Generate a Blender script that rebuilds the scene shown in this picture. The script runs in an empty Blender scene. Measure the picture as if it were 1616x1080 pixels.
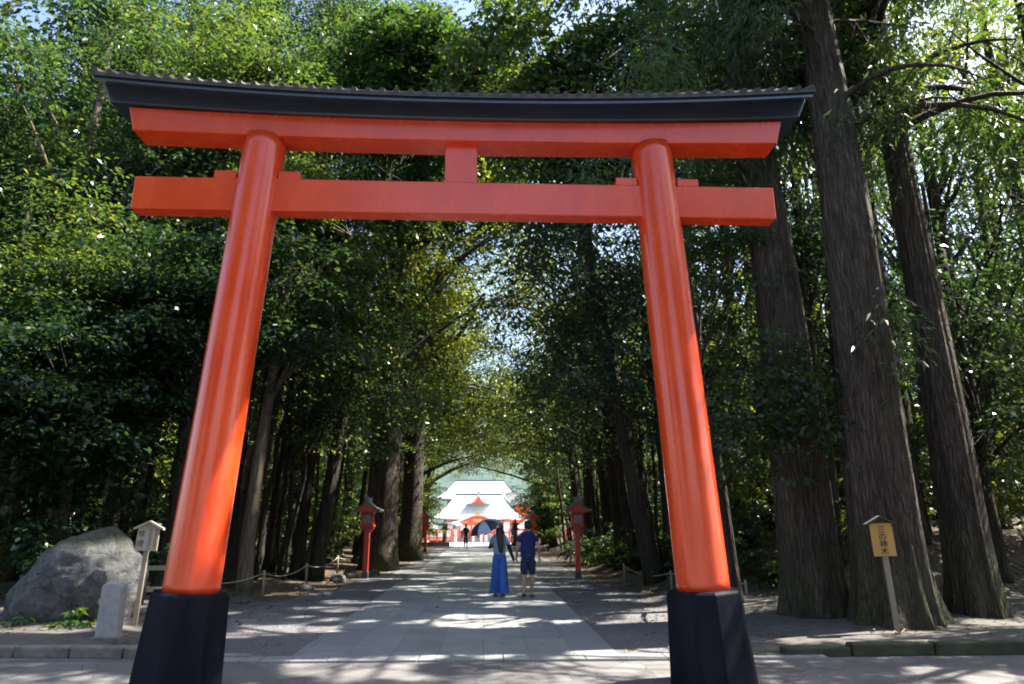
import bpy, math, random
import numpy as np
from mathutils import Vector, Matrix, noise as mnoise
R = math.radians
SC = bpy.context.scene
COL = SC.collection

# ------------------------------------------------------------------ camera, sky, sun
cam_d = bpy.data.cameras.new('camera'); cam = bpy.data.objects.new('camera', cam_d); COL.objects.link(cam)
cam_d.sensor_width = 36; cam_d.lens = 24.0; cam_d.clip_start = .05; cam_d.clip_end = 3000
cam.location = (0, 0, 1.65)
cam.rotation_euler = (R(90 + 14.97), 0, R(-2.2))
SC.camera = cam

SUN_AZ, SUN_EL = R(78), R(52)          # azimuth measured clockwise from +Y
w = bpy.data.worlds.new('World'); SC.world = w; w.use_nodes = True
nt = w.node_tree; nt.nodes.clear()
sky = nt.nodes.new('ShaderNodeTexSky'); sky.sky_type = 'NISHITA'; sky.sun_disc = False
sky.sun_elevation = SUN_EL; sky.sun_rotation = SUN_AZ; sky.air_density = 1.0; sky.dust_density = 2.2; sky.ozone_density = 1.0
bg = nt.nodes.new('ShaderNodeBackground'); bg.inputs[1].default_value = .10
wo = nt.nodes.new('ShaderNodeOutputWorld')
nt.links.new(sky.outputs[0], bg.inputs[0]); nt.links.new(bg.outputs[0], wo.inputs[0])

sd = bpy.data.lights.new('sun', 'SUN'); sd.energy = 5.0; sd.angle = R(.55); sd.color = (1, .93, .82)
so = bpy.data.objects.new('sun', sd); COL.objects.link(so)
sv = Vector((math.sin(SUN_AZ) * math.cos(SUN_EL), math.cos(SUN_AZ) * math.cos(SUN_EL), math.sin(SUN_EL)))
so.rotation_euler = (-sv).to_track_quat('-Z', 'Y').to_euler(); so.location = (30, 10, 40)

SC.view_settings.view_transform = 'Standard'; SC.view_settings.look = 'None'
SC.view_settings.gamma = 1; SC.view_settings.exposure = 2.16
SC.render.engine = 'CYCLES'
cy = SC.cycles
cy.max_bounces = 7; cy.diffuse_bounces = 4; cy.glossy_bounces = 3; cy.transmission_bounces = 4; cy.transparent_max_bounces = 4
cy.caustics_reflective = False; cy.caustics_refractive = False
cy.use_denoising = True; cy.filter_width = 1.9
cy.sample_clamp_indirect = 6

# ------------------------------------------------------------------ materials
def new_mat(name):
    m = bpy.data.materials.new(name); m.use_nodes = True
    n = m.node_tree.nodes; l = m.node_tree.links
    return m, n, l, n['Principled BSDF']

def ramp(n, pts):
    r = n.new('ShaderNodeValToRGB'); e = r.color_ramp.elements
    while len(e) < len(pts): e.new(.5)
    for k, (p, c) in enumerate(pts):
        e[k].position = p; e[k].color = (*c, 1)
    return r

def noise(n, l, scale=5, detail=4, vec=None, rough=.55, dist=0):
    t = n.new('ShaderNodeTexNoise'); t.inputs['Scale'].default_value = scale
    t.inputs['Detail'].default_value = detail; t.inputs['Roughness'].default_value = rough
    t.inputs['Distortion'].default_value = dist
    if vec is not None: l.new(vec, t.inputs['Vector'])
    return t

def bump(n, l, b, height, strength=.4, dist=.02):
    bp = n.new('ShaderNodeBump'); bp.inputs['Strength'].default_value = strength; bp.inputs['Distance'].default_value = dist
    l.new(height, bp.inputs['Height']); l.new(bp.outputs[0], b.inputs['Normal'])
    return bp

def objvec(n, l, scale=(1, 1, 1)):
    tc = n.new('ShaderNodeTexCoord'); mp = n.new('ShaderNodeMapping'); mp.inputs['Scale'].default_value = scale
    l.new(tc.outputs['Object'], mp.inputs['Vector']); return mp.outputs[0]

def simple(name, c1, c2=None, rough=.6, scale=8, bstr=0, coat=0, metal=0, stretch=(1, 1, 1), bdist=.01, spec=.5):
    m, n, l, b = new_mat(name)
    c2 = c2 or tuple(x * .75 for x in c1)
    v = objvec(n, l, stretch); t = noise(n, l, scale, 5, v)
    r = ramp(n, [(.3, c2), (.7, c1)]); l.new(t.outputs[0], r.inputs[0]); l.new(r.outputs[0], b.inputs['Base Color'])
    b.inputs['Roughness'].default_value = rough; b.inputs['Metallic'].default_value = metal
    b.inputs['Coat Weight'].default_value = coat; b.inputs['Coat Roughness'].default_value = .2
    b.inputs['Specular IOR Level'].default_value = spec
    if bstr: bump(n, l, b, t.outputs[0], bstr, bdist)
    return m

def mat_lacquer():
    m, n, l, b = new_mat('vermilion_lacquer')
    v = objvec(n, l, (1, 1, .35)); t = noise(n, l, 3.5, 6, v, .6)
    r = ramp(n, [(.25, (.62, .046, .008)), (.6, (.74, .066, .013)), (.85, (.78, .088, .02))])
    l.new(t.outputs[0], r.inputs[0])
    t2 = noise(n, l, 26, 4, objvec(n, l, (1, 1, .12)))
    r2 = ramp(n, [(.62, (0, 0, 0)), (.78, (1, 1, 1))]); l.new(t2.outputs[0], r2.inputs[0])
    mx = n.new('ShaderNodeMixRGB'); mx.inputs[2].default_value = (.55, .09, .03, 1)
    ml = n.new('ShaderNodeMath'); ml.operation = 'MULTIPLY'; ml.inputs[1].default_value = .35
    l.new(r2.outputs[0], ml.inputs[0]); l.new(ml.outputs[0], mx.inputs[0]); l.new(r.outputs[0], mx.inputs[1])
    l.new(mx.outputs[0], b.inputs['Base Color'])
    rr = ramp(n, [(.3, (.20, .20, .20)), (.75, (.34, .34, .34))]); l.new(t.outputs[0], rr.inputs[0]); l.new(rr.outputs[0], b.inputs['Roughness'])
    b.inputs['Coat Weight'].default_value = .6; b.inputs['Coat Roughness'].default_value = .17
    t3 = noise(n, l, 7, 3, objvec(n, l, (1, 1, .25))); bump(n, l, b, t3.outputs[0], .18, .012)
    return m

def mat_bark(name, dark, light, moss=None, moss_h=1.2, streak=14, bstr=.9, bdist=.05):
    m, n, l, b = new_mat(name)
    v = objvec(n, l, (1, 1, .11)); t = noise(n, l, streak, 8, v, .68, .6)
    t0 = noise(n, l, 1.3, 4, objvec(n, l, (1, 1, .5)))
    wv = n.new('ShaderNodeVectorMath'); wv.operation = 'MULTIPLY_ADD'; wv.inputs[1].default_value = (.25, .25, .12)
    tw = noise(n, l, 2.6, 3, objvec(n, l, (1, 1, .35))); l.new(tw.outputs['Color'], wv.inputs[0]); l.new(objvec(n, l, (1, 1, .085)), wv.inputs[2])
    vr = n.new('ShaderNodeTexVoronoi'); vr.feature = 'DISTANCE_TO_EDGE'; vr.inputs['Scale'].default_value = streak * 1.15; l.new(wv.outputs[0], vr.inputs['Vector'])
    rv = ramp(n, [(0, (0, 0, 0)), (.16, (.75, .75, .75)), (.4, (1, 1, 1))]); l.new(vr.outputs['Distance'], rv.inputs[0])
    mxf = n.new('ShaderNodeMath'); mxf.operation = 'ADD'; mxf.inputs[1].default_value = 0
    l.new(t.outputs[0], mxf.inputs[0])
    ad = n.new('ShaderNodeMath'); ad.operation = 'MULTIPLY_ADD'; ad.inputs[1].default_value = .35; ad.inputs[2].default_value = -.17
    l.new(t0.outputs[0], ad.inputs[0]); l.new(ad.outputs[0], mxf.inputs[1])
    r = ramp(n, [(.32, dark), (.55, tuple((a + c) / 2 for a, c in zip(dark, light))), (.72, light)])
    l.new(mxf.outputs[0], r.inputs[0])
    mr_ = n.new('ShaderNodeMixRGB'); mr_.blend_type = 'MULTIPLY'; mr_.inputs[0].default_value = .38; l.new(r.outputs[0], mr_.inputs[1]); l.new(rv.outputs[0], mr_.inputs[2]); out = mr_.outputs[0]
    if moss:
        g = n.new('ShaderNodeNewGeometry'); sp = n.new('ShaderNodeSeparateXYZ'); l.new(g.outputs['Position'], sp.inputs[0])
        mr = n.new('ShaderNodeMapRange'); mr.inputs[1].default_value = 0; mr.inputs[2].default_value = moss_h; mr.inputs[3].default_value = .95; mr.inputs[4].default_value = 0.
        l.new(sp.outputs[2], mr.inputs[0])
        tm = noise(n, l, 3, 5, objvec(n, l, (1, 1, .6))); mm = n.new('ShaderNodeMath'); mm.operation = 'MULTIPLY'
        rm = ramp(n, [(.4, (.15, .15, .15)), (.62, (1, 1, 1))]); l.new(tm.outputs[0], rm.inputs[0])
        l.new(rm.outputs[0], mm.inputs[0]); l.new(mr.outputs[0], mm.inputs[1])
        mx = n.new('ShaderNodeMixRGB'); mx.inputs[2].default_value = (*moss, 1); l.new(mm.outputs[0], mx.inputs[0]); l.new(out, mx.inputs[1]); out = mx.outputs[0]
    l.new(out, b.inputs['Base Color']); b.inputs['Roughness'].default_value = .9; b.inputs['Specular IOR Level'].default_value = .25
    hs = n.new('ShaderNodeMath'); hs.operation = 'MULTIPLY_ADD'; hs.inputs[1].default_value = .5; l.new(t.outputs[0], hs.inputs[0]); l.new(rv.outputs[0], hs.inputs[2])
    bump(n, l, b, hs.outputs[0], bstr, bdist)
    return m

def mat_leaf(name, cols, trans_gain=1.7, trans=.42, rough=.34, spec=.6, red=2.5):
    """leaf: waxy upper surface + light passing through the blade; per-leaf hue from the 'tint' attribute"""
    m, n, l, b = new_mat(name)
    at = n.new('ShaderNodeAttribute'); at.attribute_name = 'tint'
    oi = n.new('ShaderNodeObjectInfo')
    ad = n.new('ShaderNodeMath'); ad.operation = 'MULTIPLY_ADD'; ad.inputs[1].default_value = .5; ad.inputs[2].default_value = -.27
    l.new(oi.outputs['Random'], ad.inputs[0])
    a2 = n.new('ShaderNodeMath'); a2.operation = 'ADD'; l.new(at.outputs['Fac'], a2.inputs[0]); l.new(ad.outputs[0], a2.inputs[1])
    r = ramp(n, [(k / (len(cols) - 1), c) for k, c in enumerate(cols)]); l.new(a2.outputs[0], r.inputs[0])
    l.new(r.outputs[0], b.inputs['Base Color']); b.inputs['Roughness'].default_value = rough; b.inputs['Specular IOR Level'].default_value = spec
    tr = n.new('ShaderNodeBsdfTranslucent')
    mg = n.new('ShaderNodeMixRGB'); mg.blend_type = 'MULTIPLY'; mg.inputs[0].default_value = 1
    mg.inputs[2].default_value = (trans_gain * red, trans_gain * 1.6, trans_gain * .4, 1)
    l.new(r.outputs[0], mg.inputs[1]); l.new(mg.outputs[0], tr.inputs[0])
    ms = n.new('ShaderNodeMixShader'); ms.inputs[0].default_value = trans
    l.new(b.outputs[0], ms.inputs[1]); l.new(tr.outputs[0], ms.inputs[2]); l.new(ms.outputs[0], n['Material Output'].inputs[0])
    return m

def mat_paving():
    m, n, l, b = new_mat('stone_paving')
    tc = n.new('ShaderNodeTexCoord'); mp = n.new('ShaderNodeMapping'); mp.inputs['Rotation'].default_value = (0, 0, R(90))
    l.new(tc.outputs['Object'], mp.inputs[0])
    br = n.new('ShaderNodeTexBrick'); br.inputs['Scale'].default_value = 1; br.inputs['Brick Width'].default_value = 1.05; br.inputs['Row Height'].default_value = .60
    br.inputs['Mortar Size'].default_value = .009; br.inputs['Mortar Smooth'].default_value = .3; br.inputs['Bias'].default_value = 0
    br.inputs['Color1'].default_value = (.24, .246, .248, 1); br.inputs['Color2'].default_value = (.305, .308, .305, 1); br.inputs['Mortar'].default_value = (.185, .19, .195, 1)
    l.new(mp.outputs[0], br.inputs['Vector'])
    t = noise(n, l, 1.1, 6, tc.outputs['Object'], .62); r = ramp(n, [(.3, (.72, .73, .74)), (.7, (1.08, 1.07, 1.05))]); l.new(t.outputs[0], r.inputs[0])
    mx = n.new('ShaderNodeMixRGB'); mx.blend_type = 'MULTIPLY'; mx.inputs[0].default_value = 1; l.new(br.outputs[0], mx.inputs[1]); l.new(r.outputs[0], mx.inputs[2])
    t2 = noise(n, l, 55, 3, tc.outputs['Object']); r2 = ramp(n, [(.3, (.85, .85, .85)), (.7, (1.1, 1.1, 1.1))]); l.new(t2.outputs[0], r2.inputs[0])
    m2 = n.new('ShaderNodeMixRGB'); m2.blend_type = 'MULTIPLY'; m2.inputs[0].default_value = 1; l.new(mx.outputs[0], m2.inputs[1]); l.new(r2.outputs[0], m2.inputs[2])
    l.new(m2.outputs[0], b.inputs['Base Color']); b.inputs['Roughness'].default_value = .62
    iv = n.new('ShaderNodeMath'); iv.operation = 'MULTIPLY_ADD'; iv.inputs[1].default_value = -1; l.new(br.outputs['Fac'], iv.inputs[0]); l.new(t2.outputs[0], iv.inputs[2])
    bump(n, l, b, iv.outputs[0], .35, .006)
    return m

def mat_cells(name, cols, mortar, scale, rough=.8, bstr=.5, bdist=.01, edge=.06, big=.6):
    m, n, l, b = new_mat(name)
    tc = n.new('ShaderNodeTexCoord')
    v = n.new('ShaderNodeTexVoronoi'); v.inputs['Scale'].default_value = scale; l.new(tc.outputs['Object'], v.inputs['Vector'])
    ve = n.new('ShaderNodeTexVoronoi'); ve.feature = 'DISTANCE_TO_EDGE'; ve.inputs['Scale'].default_value = scale; l.new(tc.outputs['Object'], ve.inputs['Vector'])
    sp = n.new('ShaderNodeSeparateColor'); l.new(v.outputs['Color'], sp.inputs[0])
    r = ramp(n, [(k / (len(cols) - 1), c) for k, c in enumerate(cols)]); l.new(sp.outputs[0], r.inputs[0])
    re = ramp(n, [(0, (0, 0, 0)), (edge, (1, 1, 1))]); l.new(ve.outputs['Distance'], re.inputs[0])
    mx = n.new('ShaderNodeMixRGB'); mx.inputs[1].default_value = (*mortar, 1); l.new(re.outputs[0], mx.inputs[0]); l.new(r.outputs[0], mx.inputs[2])
    t = noise(n, l, big, 5, tc.outputs['Object']); rb = ramp(n, [(.3, (.7, .7, .7)), (.7, (1.15, 1.13, 1.1))]); l.new(t.outputs[0], rb.inputs[0])
    m2 = n.new('ShaderNodeMixRGB'); m2.blend_type = 'MULTIPLY'; m2.inputs[0].default_value = 1; l.new(mx.outputs[0], m2.inputs[1]); l.new(rb.outputs[0], m2.inputs[2])
    l.new(m2.outputs[0], b.inputs['Base Color']); b.inputs['Roughness'].default_value = rough
    bump(n, l, b, re.outputs[0], bstr, bdist)
    return m

def mat_rock(name, c0, c1, c2, lichen, moss):
    m, n, l, b = new_mat(name)
    v = objvec(n, l); t = noise(n, l, 3.4, 12, v, .74, .5)
    r = ramp(n, [(.3, c0), (.5, c1), (.7, c2)]); l.new(t.outputs[0], r.inputs[0])
    tl = noise(n, l, 5, 7, v, .7); rl = ramp(n, [(.56, (0, 0, 0)), (.66, (1, 1, 1))]); l.new(tl.outputs[0], rl.inputs[0])
    mx = n.new('ShaderNodeMixRGB'); mx.inputs[2].default_value = (*lichen, 1)
    k = n.new('ShaderNodeMath'); k.operation = 'MULTIPLY'; k.inputs[1].default_value = .6; l.new(rl.outputs[0], k.inputs[0]); l.new(k.outputs[0], mx.inputs[0]); l.new(r.outputs[0], mx.inputs[1])
    g = n.new('ShaderNodeNewGeometry'); sp = n.new('ShaderNodeSeparateXYZ'); l.new(g.outputs['Normal'], sp.inputs[0])
    tm = noise(n, l, 1.7, 5, v); a = n.new('ShaderNodeMath'); a.operation = 'MULTIPLY'; l.new(sp.outputs[2], a.inputs[0]); l.new(tm.outputs[0], a.inputs[1])
    rm = ramp(n, [(.22, (0, 0, 0)), (.42, (.8, .8, .8))]); l.new(a.outputs[0], rm.inputs[0])
    m2 = n.new('ShaderNodeMixRGB'); m2.inputs[2].default_value = (*moss, 1); l.new(rm.outputs[0], m2.inputs[0]); l.new(mx.outputs[0], m2.inputs[1])
    vc = n.new('ShaderNodeTexVoronoi'); vc.feature = 'DISTANCE_TO_EDGE'; vc.inputs['Scale'].default_value = 1.15
    dw = n.new('ShaderNodeVectorMath'); dw.operation = 'MULTIPLY_ADD'; dw.inputs[1].default_value = (1.3, 1.3, 1.3); l.new(noise(n, l, 2.2, 5, v).outputs['Color'], dw.inputs[0]); l.new(v, dw.inputs[2]); l.new(dw.outputs[0], vc.inputs['Vector'])
    rc = ramp(n, [(0, (.45, .45, .45)), (.02, (1, 1, 1))]); l.new(vc.outputs['Distance'], rc.inputs[0])
    m3 = n.new('ShaderNodeMixRGB'); m3.blend_type = 'MULTIPLY'; m3.inputs[0].default_value = .45; l.new(m2.outputs[0], m3.inputs[1]); l.new(rc.outputs[0], m3.inputs[2])
    l.new(m3.outputs[0], b.inputs['Base Color']); b.inputs['Roughness'].default_value = .88
    hh = n.new('ShaderNodeMath'); hh.operation = 'MULTIPLY_ADD'; hh.inputs[1].default_value = 3.2; l.new(t.outputs[0], hh.inputs[0]); l.new(rc.outputs[0], hh.inputs[2])
    tf = noise(n, l, 17, 8, v, .75); h2 = n.new('ShaderNodeMath'); h2.operation = 'MULTIPLY_ADD'; h2.inputs[1].default_value = .9; l.new(tf.outputs[0], h2.inputs[0]); l.new(hh.outputs[0], h2.inputs[2])
    bump(n, l, b, h2.outputs[0], 1, .07)
    return m

def mat_litter():
    m, n, l, b = new_mat('leaf_litter')
    tc = n.new('ShaderNodeTexCoord')
    v = n.new('ShaderNodeTexVoronoi'); v.inputs['Scale'].default_value = 9; l.new(tc.outputs['Object'], v.inputs['Vector'])
    sp = n.new('ShaderNodeSeparateColor'); l.new(v.outputs['Color'], sp.inputs[0])
    r = ramp(n, [(0, (.04, .026, .018)), (.4, (.085, .052, .036)), (.75, (.15, .09, .064)), (1, (.06, .055, .025))]); l.new(sp.outputs[0], r.inputs[0])
    t = noise(n, l, .5, 6, tc.outputs['Object'], .65); rt = ramp(n, [(.42, (0, 0, 0)), (.62, (1, 1, 1))]); l.new(t.outputs[0], rt.inputs[0])
    mx = n.new('ShaderNodeMixRGB'); mx.inputs[2].default_value = (.05, .075, .03, 1)
    k = n.new('ShaderNodeMath'); k.operation = 'MULTIPLY'; k.inputs[1].default_value = .55; l.new(rt.outputs[0], k.inputs[0]); l.new(k.outputs[0], mx.inputs[0])
    l.new(r.outputs[0], mx.inputs[1]); l.new(mx.outputs[0], b.inputs['Base Color']); b.inputs['Roughness'].default_value = .9
    bump(n, l, b, v.outputs['Distance'], .8, .04)
    return m

M = {}
M['red'] = mat_lacquer()
M['black'] = simple('black_paint', (.034, .045, .070), (.022, .030, .048), .22, 5, .1, .9, stretch=(.3, 1, 2))
M['base'] = simple('black_base_paint', (.013, .015, .026), (.004, .005, .010), .6, 6, .3, 0, stretch=(1, 1, .15), spec=.08)
M['rooftile'] = simple('weathered_roof', (.08, .075, .075), (.035, .033, .033), .75, 6, .4, bdist=.02)
M['copper'] = simple('aged_copper', (.12, .19, .18), (.06, .10, .10), .55, 6, .2)
M['cedar_bark'] = mat_bark('cedar_bark', (.030, .023, .018), (.16, .128, .104), (.05, .062, .022), 1.9, 19, .9, .035)
M['bark'] = mat_bark('dark_bark', (.020, .016, .012), (.075, .058, .044), (.045, .06, .02), 1.5, 9, .7, .03)
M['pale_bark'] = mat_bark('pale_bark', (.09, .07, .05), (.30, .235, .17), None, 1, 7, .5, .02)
M['leaf'] = mat_leaf('evergreen_leaf', trans_gain=2.6, cols= [(.009, .029, .015), (.016, .044, .021), (.027, .060, .022), (.060, .092, .026)])
M['leaf_blue'] = mat_leaf('glossy_dark_leaf', [(.008, .028, .020), (.014, .042, .028), (.022, .060, .032), (.045, .085, .032)], rough=.3, trans_gain=2.0)
M['leaf_light'] = mat_leaf('light_and_backlit_leaf', [(.026, .050, .016), (.046, .074, .022), (.075, .105, .03), (.125, .145, .038)], trans_gain=2.1, trans=.5, red=2.0)  # lighter leaf; on the avenue trees it paints their backlit glow
M['needle'] = mat_leaf('cedar_needle', [(.018, .046, .020), (.030, .070, .025), (.048, .095, .028), (.085, .11, .045)], trans_gain=1.7, trans=.38, rough=.5, red=1.9)
M['fern'] = mat_leaf('fern_leaf', [(.02, .055, .015), (.035, .08, .02), (.05, .10, .025)], trans=.4)
M['paving'] = mat_paving()
M['gravel'] = mat_cells('grey_gravel', [(.13, .13, .145), (.21, .21, .225), (.30, .30, .31)], (.05, .05, .055), 42, .85, .8, .015, .12, .5)
M['cobble'] = mat_cells('worn_stone_forecourt', [(.135, .13, .128), (.15, .146, .143), (.17, .165, .162)], (.105, .10, .10), 2.2, .85, .25, .008, .03, 1.3)
M['litter'] = mat_litter()
M['soil'] = simple('soil', (.125, .112, .105), (.055, .055, .042), .95, 6, .6, bdist=.03)
M['moss_kerb'] = simple('mossy_kerb', (.075, .08, .05), (.03, .036, .018), .95, 3.2, .7, bdist=.03)
M['concrete'] = simple('worn_kerb_stone', (.25, .22, .20), (.10, .09, .08), .9, 5, .7, bdist=.03)
M['plaza'] = simple('plaza_gravel', (.50, .49, .50), (.38, .37, .38), .9, 3, .3)
M['rock'] = mat_rock('lichen_rock', (.055, .06, .066), (.16, .165, .17), (.30, .30, .295), (.26, .25, .20), (.055, .07, .025))
M['stone'] = simple('cut_stone', (.37, .36, .38), (.27, .265, .28), .55, 12, .15)
M['darkstone'] = simple('dark_lantern_stone', (.075, .07, .065), (.035, .033, .03), .85, 9, .4)
M['wood'] = simple('weathered_wood', (.34, .29, .22), (.22, .18, .13), .75, 9, .3, stretch=(1, 1, .1))
M['board'] = simple('pale_board', (.46, .40, .31), (.36, .31, .23), .65, 7, .15, stretch=(1, 1, .12))
M['yellow'] = simple('yellow_board', (.58, .34, .085), (.46, .26, .06), .6, 6, .12, stretch=(1, 1, .15))
M['ink'] = simple('black_ink', (.02, .02, .035), None, .6)
M['ink2'] = simple('faded_ink', (.14, .11, .10), None, .6)
M['rope'] = simple('rope', (.42, .38, .32), (.26, .23, .19), .9, 20, .5)
M['pane'] = simple('frosted_pane', (.20, .22, .20), (.13, .15, .14), .25, 5)
M['darkred'] = simple('red_lantern_paint', (.52, .042, .02), (.40, .032, .016), .45, 6, .1, .1)
M['foot'] = simple('lantern_foot', (.05, .075, .09), (.03, .04, .05), .6, 8)
M['white'] = simple('white_plaster', (.80, .79, .76), (.72, .71, .68), .8, 4)
M['shrine_red'] = simple('shrine_red', (.62, .085, .03), (.52, .06, .02), .5, 4)
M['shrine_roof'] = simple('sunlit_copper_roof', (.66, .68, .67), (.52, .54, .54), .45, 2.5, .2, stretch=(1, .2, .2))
M['ridge'] = simple('ridge_dark', (.14, .16, .16), (.09, .10, .10), .6, 5)
M['gold'] = simple('gilding', (.62, .42, .14), (.45, .28, .08), .35, 8, metal=.4)
M['skin'] = simple('skin', (.46, .27, .19), (.40, .23, .16), .5, 12)
M['hair'] = simple('black_hair', (.012, .010, .010), (.006, .005, .005), .38, 30, .3, stretch=(1, 1, .05))
M['navy'] = simple('navy_cotton', (.012, .020, .125), (.009, .014, .09), .85, 7, .3)
M['denim'] = simple('dark_denim', (.020, .034, .095), (.012, .02, .055), .85, 14, .3)
M['cobalt'] = simple('cobalt_cloth', (.035, .115, .43), (.025, .085, .33), .75, 5, .4, stretch=(3, 3, .15))
M['bluegrey'] = simple('chambray', (.26, .33, .48), (.20, .26, .40), .8, 8, .3)
M['blackcloth'] = simple('black_cloth', (.012, .012, .014), (.007, .007, .009), .8, 9, .2)
M['palecloth'] = simple('pale_cloth', (.70, .69, .68), (.58, .57, .57), .8, 8, .2)
M['umb_light'] = simple('umbrella_pale_and_lit', (.42, .49, .58), (.34, .41, .50), .6, 4)  # far umbrella's cloth, and light painted on the near one's navy panels
M['umb_dark'] = simple('umbrella_navy', (.03, .04, .07), (.022, .03, .05), .6, 4)
M['steel'] = simple('steel', (.5, .5, .52), None, .3, 5, metal=.9)
M['sandal'] = simple('brown_sandal', (.07, .045, .03), None, .7)
M['far_hill'] = simple('far_forest', (.055, .10, .085), (.03, .06, .052), .95, .06, 1, bdist=2)

# ------------------------------------------------------------------ mesh helpers
class MB:
    def __init__(s): s.v = []; s.f = []
    def add(s, vs, fs):
        o = len(s.v); s.v += [tuple(p) for p in vs]; s.f += [tuple(i + o for i in f) for f in fs]
        return s
    def box(s, c, size, rz=0, rx=0, ry=0):
        hx, hy, hz = [q / 2 for q in size]
        m = Matrix.Translation(c) @ Matrix.Rotation(rz, 4, 'Z') @ Matrix.Rotation(ry, 4, 'Y') @ Matrix.Rotation(rx, 4, 'X')
        vs = [m @ Vector((x, y, z)) for z in (-hz, hz) for x, y in ((-hx, -hy), (hx, -hy), (hx, hy), (-hx, hy))]
        return s.add(vs, [(3, 2, 1, 0), (4, 5, 6, 7), (0, 1, 5, 4), (1, 2, 6, 5), (2, 3, 7, 6), (3, 0, 4, 7)])
    def tube(s, pts, rad, seg=8, wob=0, rng=None, cap=True, squash=None):
        pts = [Vector(p) for p in pts]; n = len(pts)
        t = (pts[1] - pts[0]).normalized()
        a = Vector((1, 0, 0)) if abs(t.x) < .8 else Vector((0, 1, 0))
        u = (a - t * a.dot(t)).normalized(); vs = []
        for i, p in enumerate(pts):
            t = (pts[min(i + 1, n - 1)] - pts[max(i - 1, 0)]).normalized()
            u = (u - t * u.dot(t)).normalized(); w_ = t.cross(u)
            for k in range(seg):
                an = 2 * math.pi * k / seg; rr = rad[i] * (1 + (rng.uniform(-wob, wob) if wob else 0))
                sq = squash if squash else (1, 1)
                vs.append(p + u * math.cos(an) * rr * sq[0] + w_ * math.sin(an) * rr * sq[1])
        fs = [(i * seg + k, i * seg + (k + 1) % seg, (i + 1) * seg + (k + 1) % seg, (i + 1) * seg + k) for i in range(n - 1) for k in range(seg)]
        if cap:
            fs.append(tuple(range(seg))[::-1]); fs.append(tuple((n - 1) * seg + k for k in range(seg)))
        return s.add(vs, fs)
    def loft(s, rings, seg=12, cap=True):
        """rings: (cx,cy,cz,rx,ry) horizontal ellipses"""
        vs = []
        for cx, cy_, cz, rx, ry in rings:
            for k in range(seg):
                a = 2 * math.pi * k / seg; vs.append((cx + rx * math.cos(a), cy_ + ry * math.sin(a), cz))
        n = len(rings)
        fs = [(i * seg + k, i * seg + (k + 1) % seg, (i + 1) * seg + (k + 1) % seg, (i + 1) * seg + k) for i in range(n - 1) for k in range(seg)]
        if cap: fs.append(tuple(range(seg))[::-1]); fs.append(tuple((n - 1) * seg + k for k in range(seg)))
        return s.add(vs, fs)
    def prism(s, poly, y0, y1):
        """poly of (x,z) extruded along y"""
        n = len(poly); vs = [(x, y0, z) for x, z in poly] + [(x, y1, z) for x, z in poly]
        fs = [tuple(range(n)), tuple(range(2 * n - 1, n - 1, -1))] + [(k, k + n, (k + 1) % n + n, (k + 1) % n) for k in range(n)]
        return s.add(vs, fs)
    def build(s, name, mat, parent=None, smooth=False, bevel=0, bseg=2, subsurf=0):
        me = bpy.data.meshes.new(name); me.from_pydata(s.v, [], s.f); me.validate(); me.update()
        o = bpy.data.objects.new(name, me); COL.objects.link(o); me.materials.append(mat)
        import bmesh
        bm = bmesh.new(); bm.from_mesh(me); bmesh.ops.recalc_face_normals(bm, faces=bm.faces); bm.to_mesh(me); bm.free()
        if smooth:
            me.polygons.foreach_set('use_smooth', [True] * len(me.polygons))
        if bevel:
            b = o.modifiers.new('bevel', 'BEVEL'); b.width = bevel; b.segments = bseg; b.limit_method = 'ANGLE'; b.angle_limit = R(40)
        if subsurf:
            b = o.modifiers.new('sub', 'SUBSURF'); b.levels = subsurf; b.render_levels = subsurf
        if parent: o.parent = parent
        return o

def tag(o, label=None, cat=None, group=None, kind=None):
    if label: o['label'] = label
    if cat: o['category'] = cat
    if group: o['group'] = group
    if kind: o['kind'] = kind
    return o

def thing(name, label, cat, loc=(0, 0, 0), rz=0, group=None):
    o = bpy.data.objects.new(name, None); COL.objects.link(o); o.empty_display_size = .2
    o.location = loc; o.rotation_euler = (0, 0, rz)
    return tag(o, label, cat, group)

def copy_tree(o, parent=None):
    c = o.copy(); COL.objects.link(c); c.parent = parent
    for ch in list(o.children): copy_tree(ch, c)
    return c

def struct(o): o['kind'] = 'structure'; return o

def flat_poly(name, poly, z, mat, sub=0):
    me = bpy.data.meshes.new(name); me.from_pydata([(x, y, z) for x, y in poly], [], [tuple(range(len(poly)))]); me.update()
    o = bpy.data.objects.new(name, me); COL.objects.link(o); me.materials.append(mat); return struct(o)

def grid(name, x0, x1, nx, y0, y1, ny, hf, mat, skirt=None):
    vs = [(x0 + (x1 - x0) * i / nx, y0 + (y1 - y0) * j / ny) for j in range(ny + 1) for i in range(nx + 1)]
    vs = [(x, y, hf(x, y)) for x, y in vs]
    fs = [(j * (nx + 1) + i, j * (nx + 1) + i + 1, (j + 1) * (nx + 1) + i + 1, (j + 1) * (nx + 1) + i) for j in range(ny) for i in range(nx)]
    b = MB().add(vs, fs); o = b.build(name, mat, None, True); return struct(o)

def sm(a, b, x):
    t = max(0, min(1, (x - a) / (b - a))); return t * t * (3 - 2 * t)

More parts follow.
